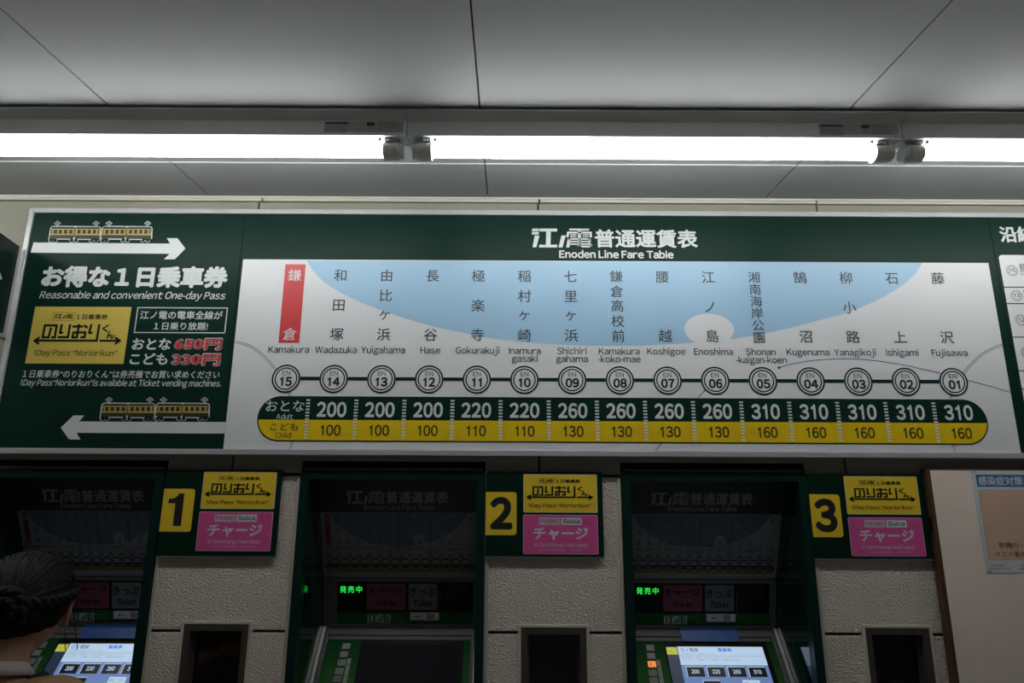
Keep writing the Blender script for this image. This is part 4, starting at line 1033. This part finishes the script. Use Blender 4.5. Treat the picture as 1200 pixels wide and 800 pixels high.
def skin_grow(chains, root_i=0, sub=2):
    """chains: {name: (pos, (rx, ry))}, edges -> evaluated mesh of a Skin + Subdivision modifier"""
    pts, eds = chains
    keys = list(pts); me = bpy.data.meshes.new('s'); me.from_pydata([pts[k][0] for k in keys], [(keys.index(a), keys.index(b)) for a, b in eds], [])
    ob = bpy.data.objects.new('s', me); COL.objects.link(ob)
    md = ob.modifiers.new('k', 'SKIN'); md.use_smooth_shade = True
    for i, k in enumerate(keys):
        r = pts[k][1]; me.skin_vertices[0].data[i].radius = r if isinstance(r, tuple) else (r, r)
        me.skin_vertices[0].data[i].use_root = (i == root_i)
    sb_ = ob.modifiers.new('b', 'SUBSURF'); sb_.levels = sub; sb_.render_levels = sub
    bpy.context.view_layer.update()
    out = bpy.data.meshes.new_from_object(ob.evaluated_get(bpy.context.evaluated_depsgraph_get()))
    vs = [v.co.copy() for v in out.vertices]; fs = [tuple(p.vertices) for p in out.polygons]
    bpy.data.objects.remove(ob); return vs, fs
def o_(x, y, z): return (hx+x, hy+y, z)
bp = {'pelvis': (o_(-.02, -.09, .85), (.115, .078)), 'waist': (o_(-.02, -.08, .98), (.115, .085)), 'chest': (o_(-.02, -.07, 1.14), (.14, .10)),
      'collar': (o_(-.018, -.055, 1.255), (.085, .065)), 'neck': (o_(-.013, -.038, 1.325), (.052, .054)), 'nape': (o_(-.006, -.018, hz-.045), (.052, .055)), 'skull': (o_(0, 0, hz), (.066, .066)),
      'shR': (o_(.135, -.06, 1.262), .048), 'elR': (o_(.215, .03, 1.04), .036), 'wrR': (o_(.06, .235, 1.075), (.022, .026)), 'paR': (o_(.012, .275, 1.088), (.034, .016)),
      'shL': (o_(-.17, -.06, 1.25), .048), 'elL': (o_(-.225, -.08, .99), .036), 'wrL': (o_(-.215, .02, .77), (.022, .026)), 'paL': (o_(-.212, .035, .70), (.016, .034))}
be = [('pelvis', 'waist'), ('waist', 'chest'), ('chest', 'collar'), ('collar', 'neck'), ('neck', 'nape'), ('nape', 'skull'), ('collar', 'shR'), ('shR', 'elR'), ('elR', 'wrR'), ('wrR', 'paR'), ('collar', 'shL'), ('shL', 'elL'), ('elL', 'wrL'), ('wrL', 'paL')]
for s_, sg in (('L', -1), ('R', 1)):
    bp['hip'+s_] = (o_(-.02+sg*.085, -.09, .79), .066); bp['kn'+s_] = (o_(-.02+sg*.09, -.07, .44), .053); bp['an'+s_] = (o_(-.02+sg*.09, -.10, .085), .034); bp['to'+s_] = (o_(-.02+sg*.10, .05, .045), (.036, .024))
    be += [('pelvis', 'hip'+s_), ('hip'+s_, 'kn'+s_), ('kn'+s_, 'an'+s_), ('an'+s_, 'to'+s_)]
BV, BF = skin_grow((bp, be))
def add(vs, fs):
    k = len(BV); BV.extend(Vector(v) for v in vs); BF.extend(tuple(i+k for i in f) for f in fs)
# fingers: right hand touches the screen with the index finger, left hand hangs relaxed
def finger(p0, dirs, lens, r):
    path = [Vector(p0)]
    for d, l in zip(dirs, lens): path.append(path[-1]+Vector(d).normalized()*l)
    add(*tube_mesh(path, [r, r*.95, r*.88, r*.7][:len(path)], 8))
pr = Vector(bp['paR'][0])
fwd = Vector((-.5, .82, .22)).normalized(); side = Vector((.82, .5, 0)).normalized()
for k, (ln, curl) in enumerate(((.030, .9), (.036, .8), (.034, .7), (.036, 0.05))):
    st_ = pr+side*(.027-.018*k)*1.0+fwd*.012
    dn = Vector((0, 0, -1))
    ds = [fwd+dn*.2*(curl > .1), fwd+dn*curl*1.4, fwd*(1-curl*.9)+dn*curl*2.0]
    finger(st_, ds, (ln*1.15, ln*.8, ln*.6), .0085-.0006*(k == 0))
finger(pr-side*.024-fwd*.02, [fwd*.5-side*.8-Vector((0, 0, .3)), fwd-side*.2, fwd], (.03, .026, .018), .0095)
plh = Vector(bp['paL'][0])
for k, ln in enumerate((.028, .033, .035, .031)):
    st_ = plh+Vector((0, -.026+.018*k, -.02))
    finger(st_, [(0.05, 0.05, -1), (.25, .1, -1), (.5, .15, -1)], (ln*1.2, ln*.85, ln*.65), .0082)
finger(plh+Vector((.004, .03, .02)), [(.1, .8, -.7), (.1, .35, -1), (.1, .1, -1)], (.03, .026, .018), .0092)
# head: skull, jaw, brow, nose, lips, ears and eyes
def head_r(d):                                    # d = unit vector, +y = face
    x, y, z = d
    rx, ry, rz = .076, .094, .088
    r = 1/math.sqrt((x/rx)**2+(y/ry)**2+(z/rz)**2)
    if z < 0:                                     # jaw runs forward and down, the nape stays short
        r *= 1+0.42*(-z)**1.6*max(0, .45+y)
        r *= 1-0.16*(-z)*max(0, abs(x)-.25)
        if y < 0: r *= 1-0.18*(-z)**1.2*(-y)
    g = lambda cx, cz, s, a: a*math.exp(-(((x-cx)/s)**2+((z-cz)/s)**2)) if y > 0 else 0
    r += g(0, -.28, .11, .020)+g(0, -.16, .08, .008)-g(.32, -.05, .13, .007)-g(-.32, -.05, .13, .007)+g(0, .18, .35, .003)+g(0, -.56, .12, .005)-g(0, -.63, .05, .003)+g(0, -.86, .16, .006)
    return r
hv, hf = [], []
NU, NV_ = 56, 40
for j in range(NV_+1):
    el = -math.pi/2+math.pi*j/NV_
    for i in range(NU):
        az = 2*math.pi*i/NU; d = (math.cos(el)*math.cos(az), math.cos(el)*math.sin(az), math.sin(el)); r = head_r(d)
        hv.append(Vector((hx, hy, hz))+Vector(d)*r)
for j in range(NV_):
    for i in range(NU): hf.append((j*NU+i, j*NU+(i+1) % NU, (j+1)*NU+(i+1) % NU, (j+1)*NU+i))
add([TURN @ v for v in hv], hf)
for sg in (-1, 1):
    c = Vector((hx+sg*.077, hy+.004, hz-.022))
    rimp = [c+Vector((sg*(.004+.010*math.cos(a*.5)), -.016*math.sin(a)*1.0-.004*math.cos(a), .030*math.cos(a)-.003)) for a in [math.pi*(-.15+1.25*k/12) for k in range(13)]]
    vs_, fs_2 = tube_mesh(rimp, [.0045]*13, 8); add([TURN @ v for v in vs_], fs_2)
    vs_, fs_2 = tube_mesh([c+Vector((-sg*.006, .004, .022)), c+Vector((sg*.002, -.004, .010)), c+Vector((sg*.001, -.003, -.012)), c+Vector((sg*.001, .003, -.028))], [.009, .011, .009, .006], 10); add([TURN @ v for v in vs_], fs_2)
me = bpy.data.meshes.new('b'); me.from_pydata([tuple(v) for v in BV], [], BF); me.update()
ob = bpy.data.objects.new('b', me); COL.objects.link(ob)
rm = ob.modifiers.new('r', 'REMESH'); rm.mode = 'VOXEL'; rm.voxel_size = 0.0048; rm.use_smooth_shade = True
sm = ob.modifiers.new('s', 'SMOOTH'); sm.factor = 0.5; sm.iterations = 3
bpy.context.view_layer.update()
out = bpy.data.meshes.new_from_object(ob.evaluated_get(bpy.context.evaluated_depsgraph_get()))
bvs = [v.co.copy() for v in out.vertices]; bfs = [tuple(p.vertices) for p in out.polygons]
bpy.data.objects.remove(ob)
wm = root('person', 'woman with dark hair pinned in a bun, seen from behind at the left machine', 'person', (hx-.02, hy-.09, 0))
make('body', bvs, bfs, SKIN, wm, smooth=True)
# eyes
for sg in (-1, 1):
    e = Vector((hx+sg*.030, hy+.079, hz-.006)); bm = bmesh.new(); bmesh.ops.create_uvsphere(bm, u_segments=12, v_segments=8, radius=.0115); bmesh.ops.translate(bm, verts=bm.verts, vec=e); eo = bm_obj('eye', bm, IVORY, wm, True)
    bm = bmesh.new(); bmesh.ops.create_uvsphere(bm, u_segments=10, v_segments=6, radius=.0055); bmesh.ops.translate(bm, verts=bm.verts, vec=e+Vector((0, .0075, -.001))); bm_obj('iris', bm, KNIT, eo, True)
tube('lips', [(hx-.022, hy+.076, hz-.064), (hx, hy+.089, hz-.063), (hx+.022, hy+.076, hz-.064)], [.003, .006, .003], mat('lips', (.35, .10, .09), .4, var=0), wm)
# hair cap
def cap_dir(az, el): return Vector((math.cos(el)*math.cos(az), math.cos(el)*math.sin(az), math.sin(el)))
def cap_pt(d, h=0.0):
    k = 0.0125+h
    rr = head_r(d)
    return Vector((hx, hy, hz))+d*(rr+k)
def hairline(d):                                  # lowest z of the hair for a direction
    y = d.y
    if y > .62: return .50
    if y > .05: return .50-(.62-y)*0.50
    if y > -.25: return .02-(.05-y)*1.3
    return -.62
CVs, CF = [], []; NU2, NV2 = 96, 60
idx = {}
for j in range(NV2+1):
    el = -math.pi/2+math.pi*j/NV2
    for i in range(NU2):
        d = cap_dir(2*math.pi*i/NU2, el)
        ridge = .0010*math.sin(i*2*math.pi/NU2*19+3*el)+.0006*math.sin(i*2*math.pi/NU2*41-5*el)
        edge = max(0, min(1, (d.z-hairline(d))/.10))
        CVs.append(cap_pt(d, ridge-.0135*(1-edge)))
for j in range(NV2):
    for i in range(NU2):
        q = (j*NU2+i, j*NU2+(i+1) % NU2, (j+1)*NU2+(i+1) % NU2, (j+1)*NU2+i)
        d = cap_dir(2*math.pi*(i+.5)/NU2, -math.pi/2+math.pi*(j+.5)/NV2)
        if d.z > hairline(d)-.02: CF.append(q)
hair = make('hair', CVs, CF, HAIR, wm, smooth=True)
# combed strands that run from the hairline to the bun
def dir_of(px_, py_):                              # point of the back of the head seen at a place
    d0 = ray(px_, py_).normalized(); c = Vector((hx, hy, hz)); t = (c-CAM).dot(d0); q = CAM+d0*t; off_ = q-c
    R_ = .098; b_ = R_*R_-off_.length_squared
    q = q-d0*math.sqrt(max(0, b_)); return (q-c).normalized()
bund = (UNTURN @ dir_of(7, 712)).normalized()
SV, SF = [], []
def addm(vs, fs, V_, F_): k = len(V_); V_.extend(vs); F_.extend(tuple(i+k for i in f) for f in fs)
for n_ in range(230):
    a = random.uniform(0, 2*math.pi)
    st_ = Vector((math.cos(a), math.sin(a)*.9+.15, random.uniform(-.1, .9) if math.sin(a) > -.3 else random.uniform(-.5, .6))).normalized()
    if st_.z < hairline(st_)+.06: st_.z = hairline(st_)+.08; st_.normalize()
    pts = []
    for k in range(9):
        t = k/8; d = (st_*(1-t)+bund*t)
        if d.length < .2: d = d+Vector((0, 0, .4))
        d = d.normalized()
        if d.z < hairline(d)+.03: d.z = hairline(d)+.03; d.normalize()
        pts.append(cap_pt(d, .0006+.0022*math.sin(math.pi*t)+random.uniform(-.0005, .0006)))
    addm(*tube_mesh(pts, [.0006]+[.0019]*7+[.0012], 5), SV, SF)
o = make('hair_strands', SV, SF, HAIR, wm, smooth=True); o['kind'] = 'stuff'
# bun: three coils of twisted hair
bc = cap_pt(bund, .010); bn = bund; bu = bn.cross(Vector((0, 0, 1))).normalized(); bv_ = bn.cross(bu)
bun = None; BVV, BFF = [], []
for strand in range(3):
    pts = []
    for k in range(60):
        t = k/59; a = t*4.2*math.pi; R_ = .033*(1-t)+.008; tw = a*3.2+strand*2.1
        rr = R_+.0065*math.cos(tw); pts.append(bc+bu*rr*math.cos(a)+bv_*rr*math.sin(a)+bn*(.006+.012*t+.0065*math.sin(tw)))
    addm(*tube_mesh(pts, [.0075]*58+[.006, .003], 7), BVV, BFF)
make('bun', BVV, BFF, HAIR, wm, smooth=True)
# twisted bands from above the ears to the bun
for sg, zz in ((1, .06), (-1, .06)):
    TV, TF = [], []
    for strand in range(2):
        pts = []
        for k in range(34):
            t = k/33; s0 = Vector((sg*.96, .05, zz+.05)); s1 = bund+Vector((sg*.30, 0, .05)); d = (s0*(1-t)+s1*t)+Vector((sg*.25, -.3, 0))*math.sin(math.pi*t); d.normalize()
            tw = t*22+strand*math.pi; base_ = cap_pt(d, .004); n2 = d.cross(Vector((0, 0, 1))).normalized().cross(d)
            pts.append(base_+n2*.0065*math.sin(tw)+d*.0045*math.cos(tw))
        addm(*tube_mesh(pts, [.003]+[.0065]*32+[.004], 7), TV, TF)
    make('twisted_band', TV, TF, HAIR, wm, smooth=True)
# loose curls behind the right ear and two fine locks in front of it
for k, (dx, dy, dz) in enumerate(((.080, -.022, .035), (.083, -.012, .012), (.074, -.042, .020), (.080, -.006, .050))):
    pts = [Vector((hx+dx+.007*math.cos(a), hy+dy, hz+dz+.010*math.sin(a)-.0012*j)) for j, a in enumerate([k+.55*j for j in range(12)])]
    tube('curl', pts, [.0025]*12, HAIR, wm, 6)
for k, (dx, e) in enumerate(((.083, .0), (.090, .006))):
    pts = [Vector((hx+dx+.003*math.sin(j*.8+k)+e*j*.25, hy+.018, hz+.02-.014*j)) for j in range(10)]
    tube('loose_lock', pts, [.0009]*10, HAIR, wm, 5)
ep = Vector((hx+.083, hy+.002, hz-.060)); tube('earring', [ep+Vector((0, .006*math.cos(a), .007*math.sin(a))) for a in [2*math.pi*k/12 for k in range(13)]], .0009, STEELD, wm, 6)
tube('necklace', [(hx-.015+.057*math.cos(a), hy-.036+.058*math.sin(a), 1.343+.012*math.sin(a)*-1) for a in [2*math.pi*k/24 for k in range(25)]], .0008, ALU, wm, 5)
for o in list(wm.children_recursive):
    if o.name.split('.')[0] in ('eye', 'iris', 'lips', 'hair', 'hair_strands', 'bun', 'twisted_band', 'curl', 'loose_lock', 'earring'):
        off_ = Matrix.Translation(LOC[wm.name]); o.data.transform(off_.inverted() @ TURN @ off_)
# clothes
def cloth(name, keys, edges, grow, m_, over={}, label=None):
    pts = {}
    for k in keys:
        p, r = bp[k] if k in bp else over[k]; r = r if isinstance(r, tuple) else (r, r)
        if k in over: p, r = over[k]; r = r if isinstance(r, tuple) else (r, r); pts[k] = (p, r)
        else: pts[k] = (p, (r[0]+grow, r[1]+grow))
    vs, fs = skin_grow((pts, edges)); return make(name, vs, fs, m_, wm, smooth=True, label=label)
cloth('blouse', ['chest', 'collar'], [('chest', 'collar')], .004, SLATE, {'chest': (o_(-.02, -.06, 1.14), (.10, .07)), 'collar': (o_(-.012, -.060, 1.300), (.108, .078))}, 'slate blue blouse')
def neck_ring(z0, z1, r0x, r0y, r1x, r1y, cx, cy, tilt):
    vs, fs = [], []; n = 40
    for (z, rx, ry) in ((z0, r0x, r0y), (z1, r1x, r1y), (z1-.001, r1x-.004, r1y-.004), (z0, r0x-.004, r0y-.004)):
        for k in range(n):
            a = 2*math.pi*k/n; vs.append((cx+rx*math.cos(a), cy+ry*math.sin(a), z-tilt*math.sin(a)))
    for r_ in range(4):
        for k in range(n): fs.append((r_*n+k, r_*n+(k+1) % n, ((r_+1) % 4)*n+(k+1) % n, ((r_+1) % 4)*n+k))
    return vs, fs
vs, fs = neck_ring(1.316, 1.340, .084, .078, .067, .067, hx-.014, hy-.045, .022)
make('collar', vs, fs, IVORY, wm, smooth=True, label='ivory collar')
jk = {'pelvis': (o_(-.02, -.09, .83), (.158, .120)), 'jc': (o_(-.010, -.075, 1.205), (.115, .080)), 'shR': (o_(.150, -.055, 1.277), .064), 'shL': (o_(-.180, -.06, 1.262), .064)}
cloth('jacket', ['pelvis', 'waist', 'chest', 'jc', 'shR', 'elR', 'wrR', 'shL', 'elL', 'wrL'], [('pelvis', 'waist'), ('waist', 'chest'), ('chest', 'jc'), ('jc', 'shR'), ('shR', 'elR'), ('elR', 'wrR'), ('jc', 'shL'), ('shL', 'elL'), ('elL', 'wrL')], .022, TAN, jk, 'tan jacket')
tube('shoulder_strap', [o_(.055, .055, 1.20), o_(.060, .035, 1.27), o_(.066, .0, 1.298), o_(.074, -.04, 1.300), o_(.085, -.08, 1.27)], [.012]*5, KNIT, wm, 8, label='black strap')
TV, TF = [], []
for sg in (-1, 1):
    addm(*tube_mesh([o_(-.02+sg*.075, -.09, .86), o_(-.02+sg*.085, -.09, .74), o_(-.02+sg*.088, -.08, .58), o_(-.02+sg*.09, -.072, .44), o_(-.02+sg*.09, -.085, .26), o_(-.02+sg*.09, -.10, .075)], [.088, .094, .080, .068, .062, .056], 20), TV, TF)
bm = bmesh.new(); bmesh.ops.create_uvsphere(bm, u_segments=28, v_segments=18, radius=1); bm.verts.index_update()
addm([Vector((hx-.02+v.co.x*.150, hy-.09+v.co.y*.112, .86+v.co.z*.13)) for v in bm.verts], [tuple(v.index for v in f.verts) for f in bm.faces], TV, TF); bm.free()
me = bpy.data.meshes.new('t'); me.from_pydata([tuple(v) for v in TV], [], TF); me.update(); ob = bpy.data.objects.new('t', me); COL.objects.link(ob)
rm = ob.modifiers.new('r', 'REMESH'); rm.mode = 'VOXEL'; rm.voxel_size = .009; sm = ob.modifiers.new('s', 'SMOOTH'); sm.factor = .5; sm.iterations = 4
bpy.context.view_layer.update(); out = bpy.data.meshes.new_from_object(ob.evaluated_get(bpy.context.evaluated_depsgraph_get()))
make('trousers', [v.co.copy() for v in out.vertices], [tuple(p.vertices) for p in out.polygons], TROU, wm, smooth=True); bpy.data.objects.remove(ob)
for s_, sg in (('L', -1), ('R', 1)):
    a = Vector(bp['an'+s_][0]); b = Vector(bp['to'+s_][0])
    vs, fs = skin_grow(({'h': ((a.x, a.y-.02, .045), (.040, .042)), 'm': ((a.x, a.y+.07, .042), (.044, .038)), 't': ((b.x, b.y+.03, .036), (.040, .033))}, [('h', 'm'), ('m', 't')]))
    make('shoe', [(v[0], v[1], max(.001, v[2])) for v in vs], fs, SHOE, wm, smooth=True)
